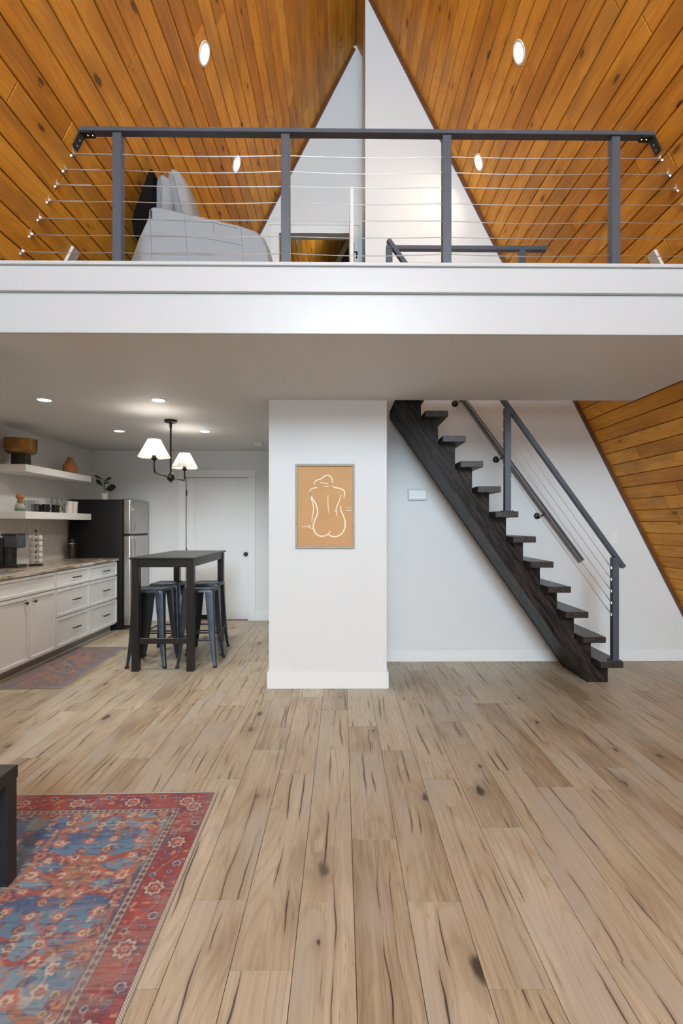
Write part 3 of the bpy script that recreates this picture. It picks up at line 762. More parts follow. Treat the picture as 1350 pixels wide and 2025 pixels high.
for U, V in ((Ai, A), (A, B), (B, Bi)):
    for i in range(nP): arm_mb.bm.faces.new((U[i], U[(i + 1) % nP], V[(i + 1) % nP], V[i]))
arm1 = arm_mb.build('arm', M_tweed, so, smooth=True)
def seam(px):
    pts = [loft_pt(a, b, ys0 - 0.001) for a, b in px]
    MB().tube([(p[0], ys0 - 0.0005, p[1]) for p in pts], 0.0020, 6).build('seam', M_seam, arm1)
for s in ([(299, 412), (297, 440), (299, 480), (301, 530)], [(363, 418), (366, 450), (370, 500), (372, 530)], [(421, 433), (423, 462)], [(476, 447), (479, 485), (482, 530)],
          [(300, 434), (363, 437)], [(363, 437), (421, 440), (470, 452)], [(299, 466), (366, 467), (423, 474), (478, 485)], [(300, 500), (370, 500), (425, 502)]): seam(s)
def tagpt(a, b): return loft_pt(a, b, ys0)
t0_, t1_ = tagpt(296.5, 416), tagpt(301, 432)
MB().box(t0_[0], t1_[0], ys0 - 0.003, ys0, t1_[1], t0_[1]).build('care_tag', plain('tag_black', (0.04, 0.04, 0.045), 0.7), arm1)
# far arm, seat, dark back
MB().box(-1.42, -0.50, 4.78, 4.98, ZL + 0.06, 3.46, 0.05, 3).build('arm', M_tweed, so, smooth=True)
MB().box(-1.30, -0.50, 3.52, 4.78, ZL + 0.08, 3.24, 0.04, 3).build('seat', M_tweed, so, smooth=True)
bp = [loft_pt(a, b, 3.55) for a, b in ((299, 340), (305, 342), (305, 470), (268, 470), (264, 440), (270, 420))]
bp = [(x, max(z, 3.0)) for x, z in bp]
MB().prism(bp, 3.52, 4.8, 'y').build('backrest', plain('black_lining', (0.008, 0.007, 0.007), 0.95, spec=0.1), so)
for sx_ in (-1.36, -0.56):
    for sy_ in (3.38, 4.9): MB().lathe([(0, 0), (0.018, 0), (0.026, 0.06), (0, 0.06)], (sx_, sy_, ZL), 12).build('foot', M_knob, so)
def pillow(name, px_list, y, depth, label, tilt):
    """standing cushion: outline in x-z, puffed along depth"""
    (x0, z0), (x1, z1) = loft_pt(px_list[0], px_list[1], y), loft_pt(px_list[2], px_list[3], y)
    cx, cz, wx, wz = (x0 + x1) / 2, (z0 + z1) / 2, abs(x1 - x0) / 2, abs(z1 - z0) / 2
    M_ = Matrix.Translation((cx, y + depth / 2, cz)) @ Matrix.Rotation(tilt, 4, 'Y')
    mb = MB()
    def side(sg):
        def fn(u, v):
            a, b = u * 2 - 1, v * 2 - 1            # across depth, up
            t_ = wx * ((1 - a ** 4) * (1 - b ** 6)) ** 0.5
            pinch = 1 - 0.06 * (1 - abs(a)) * abs(b)
            return M_ @ Vector((sg * t_, a * depth / 2 * (1 - 0.05 * (1 - b * b)), b * wz * pinch))
        return fn
    mb.grid(side(1), 18, 18); mb.grid(side(-1), 18, 18)
    bmesh.ops.remove_doubles(mb.bm, verts=mb.bm.verts, dist=0.0008)
    t = thing(name, label, 'cushion', (cx, y + depth / 2, 3.24), 'cushions on the loft sofa')
    cu = mb.build('cover', M_tweed, t, smooth=True)
    loop = [M_ @ Vector((0, math.copysign(abs(math.cos(a)) ** 0.35, math.cos(a)) * depth / 2 * 0.99, math.copysign(abs(math.sin(a)) ** 0.35, math.sin(a)) * wz * 0.99)) for a in np.linspace(0, 2 * PI, 41)]
    MB().tube(loop, 0.004, 6, cap=False).build('piping', M_seam, cu)
pillow('cushion', (297, 340, 338, 440), 3.56, 0.46, 'grey back cushion against the dark sofa back in the loft', 0.04)
pillow('cushion', (331, 327, 372, 440), 3.57, 0.44, 'grey cushion leaning in front of another on the loft sofa', -0.24)

# ================================================================== KITCHEN
def granite():
    k = NT('granite'); v = k.obj()
    st_ = k.noise(k.vm('MULTIPLY', v, (9.0, 1.6, 9.0)), 1.0, 5.0, 0.65, 1.5)
    sp = k.noise(v, 70.0, 3.0, 0.7)
    c = k.mix(k.step(st_, 0.35, 0.6), (0.16, 0.11, 0.08), (0.52, 0.45, 0.37))
    c = k.mix(k.step(st_, 0.56, 0.75), c, (0.70, 0.66, 0.60))
    c = k.mix(k.m('MULTIPLY', k.step(sp, 0.58, 0.72), 0.6), c, (0.10, 0.085, 0.07))
    k.set(Base_Color=c, Roughness=0.18); return k.mat
M_granite = granite()
M_cab = plain('cabinet_paint', (0.74, 0.765, 0.79), 0.42, var=0.015, scale=4)
M_toe = plain('toe_kick', (0.30, 0.28, 0.25), 0.6)
M_dark = plain('black_pull', (0.018, 0.017, 0.017), 0.38, 0.4)
XF = -2.95                                   # cabinet front plane
ZT = 0.952
def shaker(mb, y0, y1, z0, z1, fr=0.045, x=XF):
    """front panel facing +x with a raised frame round a sunk field"""
    t = 0.02
    mb.box(x, x + t, y0, y0 + fr, z0, z1, 0.0015, 1); mb.box(x, x + t, y1 - fr, y1, z0, z1, 0.0015, 1)
    mb.box(x, x + t, y0 + fr, y1 - fr, z1 - fr, z1, 0.0015, 1); mb.box(x, x + t, y0 + fr, y1 - fr, z0, z0 + fr, 0.0015, 1)
    mb.box(x, x + 0.010, y0 + fr - 0.002, y1 - fr + 0.002, z0 + fr - 0.002, z1 - fr + 0.002)
    return mb
def pull(parent, y, z, L=0.075):
    x = XF + 0.02
    mb = MB().tube([(x + 0.026, y - L, z), (x + 0.026, y + L, z)], 0.0075, 8)
    for s in (-0.7, 0.7): mb.tube([(x - 0.002, y + s * L, z), (x + 0.026, y + s * L, z)], 0.0045, 6)
    mb.build('pull_handle', M_dark, parent, smooth=True)
def carcass(t, y0, y1):
    MB().box(X_KIT + 0.005, XF, y0 + 0.001, y1 - 0.001, 0.10, ZT - 0.034).build('body', M_cab, t)
    MB().box(X_KIT + 0.01, XF - 0.07, y0 + 0.001, y1 - 0.001, 0.0, 0.10).build('toe_kick', M_toe, t)
ZD = ((0.735, 0.905), (0.435, 0.722), (0.118, 0.422))
for y0, y1, lb in ((5.063, 5.736, 'greige three-drawer base cabinet next to the sink doors'), (5.736, 6.43, 'greige three-drawer base cabinet next to the fridge')):
    t = thing('drawer_cabinet', lb, 'cabinet', ((XF + X_KIT) / 2, (y0 + y1) / 2, 0), 'kitchen base cabinets')
    carcass(t, y0, y1)
    for z0, z1 in ZD:
        dr = shaker(MB(), y0 + 0.006, y1 - 0.006, z0, z1, 0.028).build('drawer', M_cab, t)
        pull(dr, (y0 + y1) / 2 + 0.02, (z0 + z1) / 2)
t = thing('sink_cabinet', 'greige base cabinet with two knobbed doors under the sink', 'cabinet', ((XF + X_KIT) / 2, 4.62, 0), 'kitchen base cabinets')
carcass(t, 4.187, 5.063)
shaker(MB(), 4.195, 5.057, 0.735, 0.905, 0.028).build('false_drawer', M_cab, t)
for y0, y1, ky in ((4.195, 4.624, 4.565), (4.632, 5.057, 4.692)):
    dr = shaker(MB(), y0, y1, 0.118, 0.722, 0.028).build('door', M_cab, t)
    MB().lathe([(0, 0.030), (0.013, 0.028), (0.015, 0.022), (0.006, 0.014), (0.006, 0)], n=14, M=Matrix.Translation((XF + 0.02, ky, 0.665)) @ Matrix.Rotation(PI / 2, 4, 'Y')).build('knob', M_dark, dr, smooth=True)
structure(MB().box(XF - 0.0695, XF - 0.055, 4.187, 6.41, 0, 0.018, 0.004, 1).build('trim_6', M_trimw), 'white shoe moulding along the cabinet toe kick')

ct = thing('countertop', 'streaked beige granite countertop along the kitchen wall', 'countertop', (-3.27, 5.2, ZT - 0.034))
SY0, SY1, SX0, SX1 = 4.15, 4.80, -3.46, -3.02
MB().box(X_KIT, -2.915, SY1, 6.455, ZT - 0.034, ZT, 0.006, 2).box(X_KIT, -2.915, 3.75, SY0, ZT - 0.034, ZT, 0.006, 2).box(X_KIT, SX0, SY0, SY1, ZT - 0.034, ZT).box(SX1, -2.915, SY0, SY1, ZT - 0.034, ZT, 0.0).build('slab', M_granite, ct)
sk = thing('kitchen_sink', 'stainless steel sink basin sunk into the granite counter', 'sink', (-3.24, 4.47, 0.84))
M_ss = plain('brushed_steel', (0.55, 0.56, 0.58), 0.3, 1.0, var=0.05, scale=30)
MB().box(SX0 + 0.004, SX0 + 0.008, SY0 + 0.004, SY1 - 0.004, 0.918, 0.940).box(SX1 - 0.008, SX1 - 0.004, SY0 + 0.004, SY1 - 0.004, 0.918, 0.940).box(SX0 + 0.004, SX1 - 0.004, SY1 - 0.008, SY1 - 0.004, 0.918, 0.940).box(SX0 + 0.004, SX1 - 0.004, SY0 + 0.004, SY0 + 0.008, 0.918, 0.940).box(SX0 + 0.004, SX1 - 0.004, SY0 + 0.004, SY1 - 0.004, 0.9185, 0.921).build('basin', M_ss, sk)

# backsplash: very small upright tiles
k = NT('backsplash_tile'); v = k.obj(); x, y, z = k.sep(v)
bt = k.n('ShaderNodeTexBrick'); bt.offset = 0.5
k.put(bt.inputs['Vector'], k.comb(z, y, 0.0)); bt.inputs['Scale'].default_value = 1.0
for nm, val in (('Mortar Size', 0.0022), ('Brick Width', 0.075), ('Row Height', 0.022), ('Mortar Smooth', 0.3)): bt.inputs[nm].default_value = val
bt.inputs['Color1'].default_value = (0.70, 0.68, 0.66, 1); bt.inputs['Color2'].default_value = (0.60, 0.585, 0.57, 1); bt.inputs['Mortar'].default_value = (0.44, 0.42, 0.40, 1)
k.set(Base_Color=bt.outputs[0], Roughness=0.25); k.bump(bt.outputs[1], -0.3, 0.002); M_tile = k.mat
structure(MB().box(X_KIT, X_KIT + 0.010, 3.75, 6.46, ZT, 1.451).build('wall_backsplash', M_tile), 'small upright tile backsplash behind the counter')

for z, lb in ((2.020, 'upper white floating shelf holding the planter and vase'), (1.530, 'lower white floating shelf holding glasses and mugs')):
    tag(MB().box(X_KIT, -3.27, 5.108, 6.435, z - 0.078, z, 0.003, 1).build('floating_shelf', M_trimw), lb, 'shelf', 'floating kitchen shelves')

# fridge
M_fblack = plain('fridge_side', (0.012, 0.011, 0.011), 0.45, var=0.1, scale=40, bump=0.08, bscale=220, spec=0.25)
M_fsteel = plain('fridge_steel', (0.50, 0.48, 0.46), 0.34, 0.9, var=0.03, scale=3)
fg = thing('refrigerator', 'top-freezer fridge with black side and stainless steel doors', 'refrigerator', (-3.2, 6.78, 0))
fy0, fy1 = 6.475, 7.075
MB().box(-3.585, -2.885, fy0, fy1, 0.035, 1.722, 0.008, 2).build('body', M_fblack, fg, smooth=True)
MB().box(-3.55, -2.90, fy0 + 0.02, fy1 - 0.02, 0.0, 0.036).build('base', M_knob, fg)
for z0, z1, h0, h1 in ((1.262, 1.725, 1.29, 1.60), (0.06, 1.246, 0.75, 1.22)):
    dr = MB().box(-2.878, -2.775, fy0 + 0.001, fy1 - 0.001, z0, z1, 0.022, 4).build('door', M_fsteel, fg, smooth=True)
    yh = fy0 + 0.055
    MB().tube([(-2.777, yh, h0), (-2.752, yh, h0 + 0.02), (-2.735, yh, h0 + 0.07), (-2.735, yh, h1 - 0.07), (-2.752, yh, h1 - 0.02), (-2.777, yh, h1)], 0.010, 8, sq=(0.016, 0.022)).build('handle', M_ss, dr, smooth=True)
MB().box(-2.884, -2.79, fy0 + 0.003, fy1 - 0.003, 1.247, 1.261).build('gasket', M_blacktop, fg)
MB().box(-2.90, -2.80, fy0 + 0.01, fy0 + 0.05, 1.724, 1.737, 0.003, 1).build('hinge_cover', M_ss, fg)

# plant on the fridge
pt = thing('potted_plant', 'young fiddle-leaf plant in a small white pot on the fridge', 'plant', (-3.235, 6.72, 1.722))
M_pot = plain('pot_ceramic', (0.74, 0.70, 0.66), 0.45)
MB().lathe([(0, 0), (0.038, 0), (0.043, 0.01), (0.045, 0.095), (0.041, 0.097), (0.040, 0.085), (0, 0.083)], (-3.235, 6.72, 1.722), 24).build('pot', M_pot, pt, smooth=True)
M_stem = plain('plant_stem', (0.06, 0.07, 0.03), 0.6)
k = NT('fiddle_leaf'); nz = k.noise(k.obj(), 30.0, 3.0)
k.set(Base_Color=k.mix(nz, (0.008, 0.020, 0.009), (0.022, 0.050, 0.020)), Roughness=0.35); M_leaf = k.mat
MB().tube([(-3.235, 6.72, 1.80), (-3.24, 6.715, 1.87), (-3.233, 6.71, 1.93), (-3.24, 6.71, 2.00)], 0.0045, 6).build('stem', M_stem, pt)
def leaf(base, direction, L, W, droop, roll):
    base = Vector(base); d_ = Vector(direction).normalized(); sidev = d_.cross(Vector((0, 0, 1))).normalized()
    if sidev.length < 0.1: sidev = Vector((1, 0, 0))
    sidev = Matrix.Rotation(roll, 3, d_) @ sidev; nr = sidev.cross(d_)
    mb = MB()
    def fn(off):
        def g(u, v):
            t = u; wv = (v * 2 - 1)
            wid = W * (math.sin(PI * t ** 1.35)) ** 0.75 if 0 < t < 1 else 0
            wid *= (1 + 0.05 * math.sin(t * 25))
            return base + d_ * (0.02 + L * t) + sidev * (wv * wid / 2) + nr * (abs(wv) * 0.10 * W - droop * t * t * L + off)
        return g
    mb.grid(fn(0.0), 10, 6); mb.grid(fn(-0.0012), 10, 6)
    mb.tube([base, base + d_ * 0.03], 0.003, 5)
    mb.build('leaf', M_leaf, pt, smooth=True)
leaf((-3.235, 6.715, 1.86), (0.95, -0.15, 0.28), 0.15, 0.115, 0.15, 1.15)
leaf((-3.24, 6.715, 1.90), (-0.75, -0.2, 0.75), 0.125, 0.065, 0.0, 1.1)
leaf((-3.238, 6.71, 1.97), (0.6, -0.2, 0.35), 0.105, 0.07, 0.2, 1.0)
leaf((-3.24, 6.71, 1.99), (-0.85, -0.1, 0.50), 0.125, 0.04, 0.05, 0.9)
leaf((-3.24, 6.72, 1.93), (0.1, 0.9, 0.5), 0.10, 0.07, 0.2, 0.2)

# upper shelf pieces
M_gold = plain('aged_brass', (0.30, 0.155, 0.050), 0.34, 0.85, var=0.25, scale=9)
M_blk = plain('matt_black_metal', (0.016, 0.015, 0.015), 0.4, 0.3)
pg = thing('planter', 'bronze bowl planter on a black foot on the upper shelf', 'planter', (-3.425, 5.27, 2.020))
MB().lathe([(0, 0), (0.090, 0), (0.091, 0.005), (0.089, 0.118), (0, 0.118)], (-3.425, 5.27, 2.020), 28).build('foot', M_blk, pg, smooth=True)
MB().lathe([(0.0, 0.118), (0.088, 0.118), (0.125, 0.128), (0.146, 0.150), (0.152, 0.180), (0.152, 0.282), (0.147, 0.282), (0.146, 0.18), (0.12, 0.145), (0, 0.140)], (-3.425, 5.27, 2.020), 36).build('bowl', M_gold, pg, smooth=True)
M_terra = plain('terracotta_glaze', (0.48, 0.185, 0.065), 0.55, var=0.08, scale=14)
tag(MB().lathe([(0, 0), (0.050, 0), (0.060, 0.008), (0.080, 0.045), (0.084, 0.080), (0.074, 0.120), (0.052, 0.160), (0.034, 0.195), (0.030, 0.214), (0.033, 0.222), (0.028, 0.222), (0.024, 0.210), (0, 0.20)], (-3.43, 6.22, 2.020), 32).build('vase', M_terra, smooth=True, loc=(-3.43, 6.22, 2.020)), 'orange terracotta pear-shaped vase on the upper shelf', 'vase')

# lower shelf pieces
ZS = 1.530
def glass_mat(name):
    k = NT(name)
    tr = k.n('ShaderNodeBsdfTransparent'); k.put(tr.inputs[0], k.mix(k.noise(k.obj(), 12.0), (0.90, 0.92, 0.92), (0.96, 0.97, 0.97)))
    gl = k.n('ShaderNodeBsdfGlossy'); gl.inputs['Roughness'].default_value = 0.04
    lw_ = k.n('ShaderNodeLayerWeight'); lw_.inputs[0].default_value = 0.5
    fac = k.m('ADD', 0.04, k.m('MULTIPLY', k.m('POWER', lw_.outputs['Facing'], 3.0), 0.55))
    mx = k.n('ShaderNodeMixShader')
    k.t.links.new(fac, mx.inputs[0]); k.t.links.new(tr.outputs[0], mx.inputs[1]); k.t.links.new(gl.outputs[0], mx.inputs[2]); k.t.links.new(mx.outputs[0], k.out.inputs[0])
    return k.mat
M_glass = glass_mat('clear_glass')
jr = thing('cork_jar', 'round glass jar with green filling and a cork ball stopper', 'jar', (-3.41, 5.235, ZS))
MB().lathe([(0, 0), (0.044, 0), (0.052, 0.01), (0.053, 0.06), (0.040, 0.092), (0.030, 0.105), (0.030, 0.120), (0.027, 0.120), (0.027, 0.104), (0.037, 0.090), (0.050, 0.058), (0.049, 0.012), (0, 0.006)], (-3.41, 5.235, ZS), 28).build('glass_body', M_glass, jr, smooth=True)
MB().lathe([(0, 0.008), (0.045, 0.009), (0.047, 0.020), (0.045, 0.036), (0.0, 0.038)], (-3.41, 5.235, ZS), 20).build('green_filling', plain('green_pebbles', (0.12, 0.30, 0.14), 0.7, var=0.5, scale=120), jr, smooth=True)
MB().lathe([(0, 0.038), (0.043, 0.037), (0.042, 0.06), (0.034, 0.078), (0, 0.082)], (-3.41, 5.235, ZS), 20).build('white_filling', plain('white_pebbles', (0.62, 0.58, 0.54), 0.7, var=0.4, scale=120), jr, smooth=True)
MB().lathe([(0, 0.095), (0.026, 0.095), (0.028, 0.118), (0.022, 0.128), (0.037, 0.140), (0.042, 0.158), (0.034, 0.176), (0.014, 0.184), (0, 0.184)], (-3.41, 5.235, ZS), 22).build('cork_stopper', plain('cork', (0.42, 0.20, 0.075), 0.8, var=0.3, scale=60), jr, smooth=True)

tum = thing('tumbler', 'clear glass tumbler beside the cork jar on the lower shelf', 'glass', (-3.36, 5.33, ZS), 'tumblers on the lower shelf')
MB().lathe([(0, 0), (0.030, 0), (0.036, 0.128), (0.034, 0.128), (0.0285, 0.010), (0, 0.010)], n=24).build('glass', M_glass, tum, smooth=True, world=False)
for x, y, lb in ((-3.47, 5.36, 'clear glass tumbler at the wall behind the cork jar'), (-3.37, 5.425, 'clear glass tumbler standing just before the black mugs'), (-3.48, 5.46, 'clear glass tumbler at the wall behind the black mugs')):
    c_ = copy_tree(tum); c_.location = (x, y, ZS); c_['label'] = lb
M_mug = plain('black_glaze', (0.012, 0.011, 0.013), 0.25)
mug = thing('mug', 'black mug nearest the tumblers on the lower shelf', 'mug', (-3.44, 5.54, ZS), 'black mugs on the lower shelf', -0.6)
MB().lathe([(0, 0), (0.038, 0), (0.041, 0.006), (0.041, 0.092), (0.037, 0.092), (0.036, 0.010), (0, 0.008)], n=26).build('cup', M_mug, mug, smooth=True, world=False)
MB().tube([(0.039, 0, 0.075), (0.060, 0, 0.076), (0.070, 0, 0.062), (0.070, 0, 0.036), (0.058, 0, 0.020), (0.039, 0, 0.020)], 0.0055, 8).build('handle', M_mug, mug, smooth=True, world=False)
for x, y, rz, lb in ((-3.36, 5.60, -0.4, 'black mug in the middle of the mug row'), (-3.46, 5.69, 0.0, 'black mug at the wall next to the wine glasses'), (-3.335, 5.745, 0.5, 'black mug with its handle towards the wine glasses')):
    c_ = copy_tree(mug); c_.location = (x, y, ZS); c_.rotation_euler = (0, 0, rz); c_['label'] = lb
wg = thing('wine_glass', 'clear wine glass next to the black mugs', 'glass', (-3.45, 5.82, ZS), 'wine glasses on the lower shelf')
MB().lathe([(0, 0), (0.033, 0), (0.033, 0.003), (0.006, 0.007), (0.004, 0.015), (0.004, 0.075), (0.012, 0.082), (0.034, 0.105), (0.041, 0.135), (0.036, 0.190), (0.0345, 0.190), (0.039, 0.135), (0.032, 0.107), (0, 0.086)], n=26).build('glass', M_glass, wg, smooth=True, world=False)
for x, y, lb in ((-3.36, 5.87, 'clear wine glass at the shelf edge'), (-3.47, 5.94, 'clear wine glass at the wall'), (-3.37, 5.99, 'clear wine glass beside the tall white cups')):
    c_ = copy_tree(wg); c_.location = (x, y, ZS); c_['label'] = lb
wc = thing('tall_cup', 'tall white cup at the shelf edge beside the wine glasses', 'cup', (-3.37, 6.09, ZS), 'tall white cups on the lower shelf')
MB().lathe([(0, 0), (0.040, 0), (0.046, 0.150), (0.043, 0.150), (0.037, 0.008), (0, 0.008)], n=26).build('cup', plain('white_cup', (0.68, 0.66, 0.63), 0.4), wc, smooth=True, world=False)
for x, y, lb in ((-3.48, 6.12, 'tall white cup at the wall'), (-3.37, 6.20, 'tall white cup nearest the fridge')):
    c_ = copy_tree(wc); c_.location = (x, y, ZS); c_['label'] = lb

# counter pieces
cm = thing('coffee_maker', 'black single-serve coffee maker on the counter', 'coffee maker', (-3.44, 5.08, ZT))
M_cmb = plain('coffee_maker_plastic', (0.014, 0.014, 0.017), 0.28)
M_cmg = plain('coffee_maker_grey', (0.06, 0.07, 0.09), 0.22, 0.3)
MB().box(-3.575, -3.44, 5.00, 5.20, ZT, ZT + 0.305, 0.018, 3).build('water_tank', M_cmb, cm, smooth=True)
MB().box(-3.455, -3.31, 5.02, 5.18, ZT + 0.20, ZT + 0.335, 0.016, 3).build('brew_head', M_cmg, cm, smooth=True)
MB().box(-3.455, -3.40, 5.03, 5.17, ZT + 0.02, ZT + 0.22, 0.006, 2).build('column', M_cmb, cm)
MB().box(-3.455, -3.30, 5.02, 5.18, ZT, ZT + 0.028, 0.006, 2).build('drip_tray', M_cmb, cm)
MB().box(-3.47, -3.315, 5.015, 5.185, ZT + 0.325, ZT + 0.350, 0.010, 2).build('lid', M_cmb, cm, smooth=True)
pc = thing('pod_carousel', 'wire coffee pod carousel beside the coffee maker', 'pod holder', (-3.285, 5.29, ZT))
pcx, pcy = -3.285, 5.30
MB().lathe([(0, 0), (0.070, 0), (0.070, 0.010), (0.060, 0.018), (0, 0.020)], (pcx, pcy, ZT), 24).build('base', M_cmb, pc, smooth=True)
MB().tube([(pcx, pcy, ZT + 0.01), (pcx, pcy, ZT + 0.36)], 0.006, 8).lathe([(0, 0.385), (0.010, 0.38), (0.012, 0.37), (0.004, 0.36), (0, 0.355)], (pcx, pcy, ZT), 12).build('pole', M_dark, pc, smooth=True)
wires = MB()
for q in range(5):
    a0 = q * 2 * PI / 5 - 1.45
    for da in (-0.55, 0.55):
        a = a0 + da * 0.8
        wires.tube([(pcx + 0.060 * math.cos(a), pcy + 0.060 * math.sin(a), ZT + 0.018), (pcx + 0.060 * math.cos(a), pcy + 0.060 * math.sin(a), ZT + 0.335), (pcx, pcy, ZT + 0.35)], 0.0018, 5)
wires.build('wire_frame', M_screw, pc)
M_pod = plain('pod_foil', (0.66, 0.62, 0.60), 0.35, 0.2, var=0.2, scale=60)
M_podc = plain('pod_cup', (0.72, 0.70, 0.67), 0.5)
pod0 = None
for q in range(5):
    a = q * 2 * PI / 5 - 1.45
    if math.sin(a) > 0.5: continue
    for row in range(5):
        loc = (pcx + 0.060 * math.cos(a), pcy + 0.060 * math.sin(a), ZT + 0.055 + row * 0.062)
        if pod0 is None:
            pod0 = thing('coffee_pod', 'small round coffee pod in the wire carousel', 'coffee pod', loc, 'coffee pods in the carousel')
            MB().lathe([(0, -0.040), (0.018, -0.040), (0.022, 0.0), (0, 0.0)], n=16, M=Matrix.Rotation(PI / 2, 4, 'Y')).build('cup', M_podc, pod0, smooth=True, world=False)
            MB().lathe([(0, 0.002), (0.021, 0.002), (0.025, 0.001), (0.025, -0.002), (0, -0.002)], n=16, M=Matrix.Rotation(PI / 2, 4, 'Y')).build('foil_lid', M_pod, pod0, smooth=True, world=False)
            o = pod0
        else: o = copy_tree(pod0)
        o.location = loc; o.rotation_euler = (0, 0, a)
bt_ = thing('storage_jar', 'dark glass jar with metal clasp on the counter against the fridge', 'jar', (-3.49, 6.38, ZT))
MB().lathe([(0, 0), (0.050, 0), (0.052, 0.01), (0.052, 0.165), (0.040, 0.19), (0.040, 0.20), (0, 0.20)], (-3.49, 6.38, ZT), 24).build('jar_body', plain('smoked_glass', (0.022, 0.014, 0.010), 0.15), bt_, smooth=True)
MB().lathe([(0.045, 0.19), (0.046, 0.205), (0.044, 0.255), (0, 0.258), (0, 0.19)], (-3.49, 6.38, ZT), 24).build('lid', M_cmb, bt_, smooth=True)
MB().lathe([(0.043, 0.19), (0.0475, 0.19), (0.0475, 0.20), (0.043, 0.20)], (-3.49, 6.38, ZT), 24, close=True).build('clasp_ring', M_screw, bt_)

# ================================================================== BAR TABLE AND STOOLS
k = NT('black_brown_wood'); v = k.obj(); x, y, z = k.sep(v)
g = k.noise(k.comb(k.m('MULTIPLY', x, 60.0), k.m('MULTIPLY', y, 5.0), k.m('MULTIPLY', z, 5.0)), 1.0, 3.0)
k.set(Base_Color=k.mix(g, (0.006, 0.005, 0.005), (0.018, 0.014, 0.013)), Roughness=0.30); M_table = k.mat
tb = thing('bar_table', 'tall black-brown wooden bar table in the kitchen', 'table', (-1.70, 5.27, 0))
TX0, TX1, TY0, TY1, TZ = -2.0, -1.4, 4.65, 5.90, 1.082
MB().box(TX0 - 0.006, TX1 + 0.006, TY0 - 0.006, TY1 + 0.006, TZ - 0.018, TZ, 0.002, 1).build('tabletop', M_table, tb)
lw = 0.066
for x in (TX0 + 0.008, TX1 - 0.008 - lw):
    for y in (TY0 + 0.010, TY1 - 0.010 - lw): MB().box(x, x + lw, y, y + lw, 0, TZ - 0.018, 0.002, 1).build('leg', M_table, tb)
ap = 0.075
for y in (TY0 + 0.018, TY1 - 0.043):
    MB().box(TX0 + 0.008 + lw, TX1 - 0.008 - lw, y, y + 0.022, TZ - 0.018 - ap, TZ - 0.018).build('apron', M_table, tb)
    MB().box(TX0 + 0.008 + lw, TX1 - 0.008 - lw, y, y + 0.03, 0.262, 0.314, 0.002, 1).build('footrest', M_table, tb)
for x in (TX0 + 0.016, TX1 - 0.041): MB().box(x, x + 0.022, TY0 + 0.010 + lw, TY1 - 0.010 - lw, TZ - 0.018 - ap, TZ - 0.018).build('apron', M_table, tb)

k = NT('gunmetal_sheet'); nz = k.noise(k.obj(), 14.0, 4.0, 0.6)
k.set(Base_Color=k.mix(nz, (0.035, 0.042, 0.055), (0.075, 0.085, 0.105)), Metallic=0.75, Roughness=k.step(nz, 0.3, 0.7, 0.28, 0.42)); M_gun = k.mat
SH = 0.76
stool = thing('bar_stool', 'gunmetal bar stool tucked under the near fridge-side corner of the bar table', 'stool', (0, 0, 0), 'metal bar stools')
def rsq(hw, r, n=6):
    pts = []
    for qx, qy, a0 in ((1, 1, 0), (-1, 1, PI / 2), (-1, -1, PI), (1, -1, 3 * PI / 2)):
        for t in range(n + 1):
            a = a0 + t / n * PI / 2
            pts.append((qx * (hw - r) + r * math.cos(a), qy * (hw - r) + r * math.sin(a)))
    return pts
mb = MB(); lay = []
slot = [(0.020 * math.cos(a) + 0.012 * math.copysign(1, math.cos(a)), 0.013 * math.sin(a)) for a in np.linspace(0.001, 2 * PI + 0.001, 28, endpoint=False)]
prof = [(None, -0.012), (None, -0.006), (0.120, -0.006), (0.138, 0.0), (0.149, -0.002), (0.154, -0.010), (0.156, -0.030), (0.153, -0.030), (0.150, -0.010), (0.118, -0.010), (None, -0.012)]
for hw, dz in prof:
    ring = slot if hw is None else rsq(hw, 0.040)
    lay.append([mb.bm.verts.new((p[0], p[1], SH + dz)) for p in ring])
for A, B in zip(lay, lay[1:]):
    for i in range(28): mb.bm.faces.new((A[i], A[(i + 1) % 28], B[(i + 1) % 28], B[i]))
seat = mb.build('seat', M_gun, stool, smooth=True, world=False)
bmx = MB().box(-0.135, 0.135, -0.012, 0.012, SH - 0.042, SH - 0.022).box(-0.012, 0.012, -0.135, 0.135, SH - 0.044, SH - 0.024)
bmx.build('under_brace', M_gun, stool, world=False)
def leg_c(zf):
    s = 1 - zf
    return 0.152 + 0.030 * s + 0.015 * s ** 5
leg_me = None
for qx, qy in ((1, 1), (-1, 1), (-1, -1), (1, -1)):
    mb = MB(); rings = []
    for zf in (1.0, 0.92, 0.75, 0.55, 0.35, 0.2, 0.1, 0.04, 0.012):
        c = leg_c(zf); w_ = 0.028 + 0.052 * zf ** 0.9; th_ = 0.004
        sec = [(c - w_, c), (c - 0.012, c), (c - 0.003, c - 0.003), (c, c - 0.012), (c, c - w_), (c - th_, c - w_), (c - th_, c - 0.014), (c - 0.014, c - th_), (c - w_, c - th_)]
        rings.append([mb.bm.verts.new((qx * p[0], qy * p[1], zf * (SH - 0.012))) for p in sec])
    for A, B in zip(rings, rings[1:]):
        for i in range(9): mb.bm.faces.new((A[i], A[(i + 1) % 9], B[(i + 1) % 9], B[i]))
    mb.bm.faces.new(rings[0]); mb.bm.faces.new(rings[-1])
    lg = mb.build('leg', M_gun, stool, smooth=True, world=False)
    c = leg_c(0.0)
    MB().box(*(sorted((qx * (c - 0.030), qx * (c + 0.002)))), *(sorted((qy * (c - 0.030), qy * (c + 0.002)))), 0.0, 0.022, 0.003, 1).build('rubber_foot', M_blacktop, lg, world=False)
zb = 0.262
c = leg_c(zb / SH) - 0.006
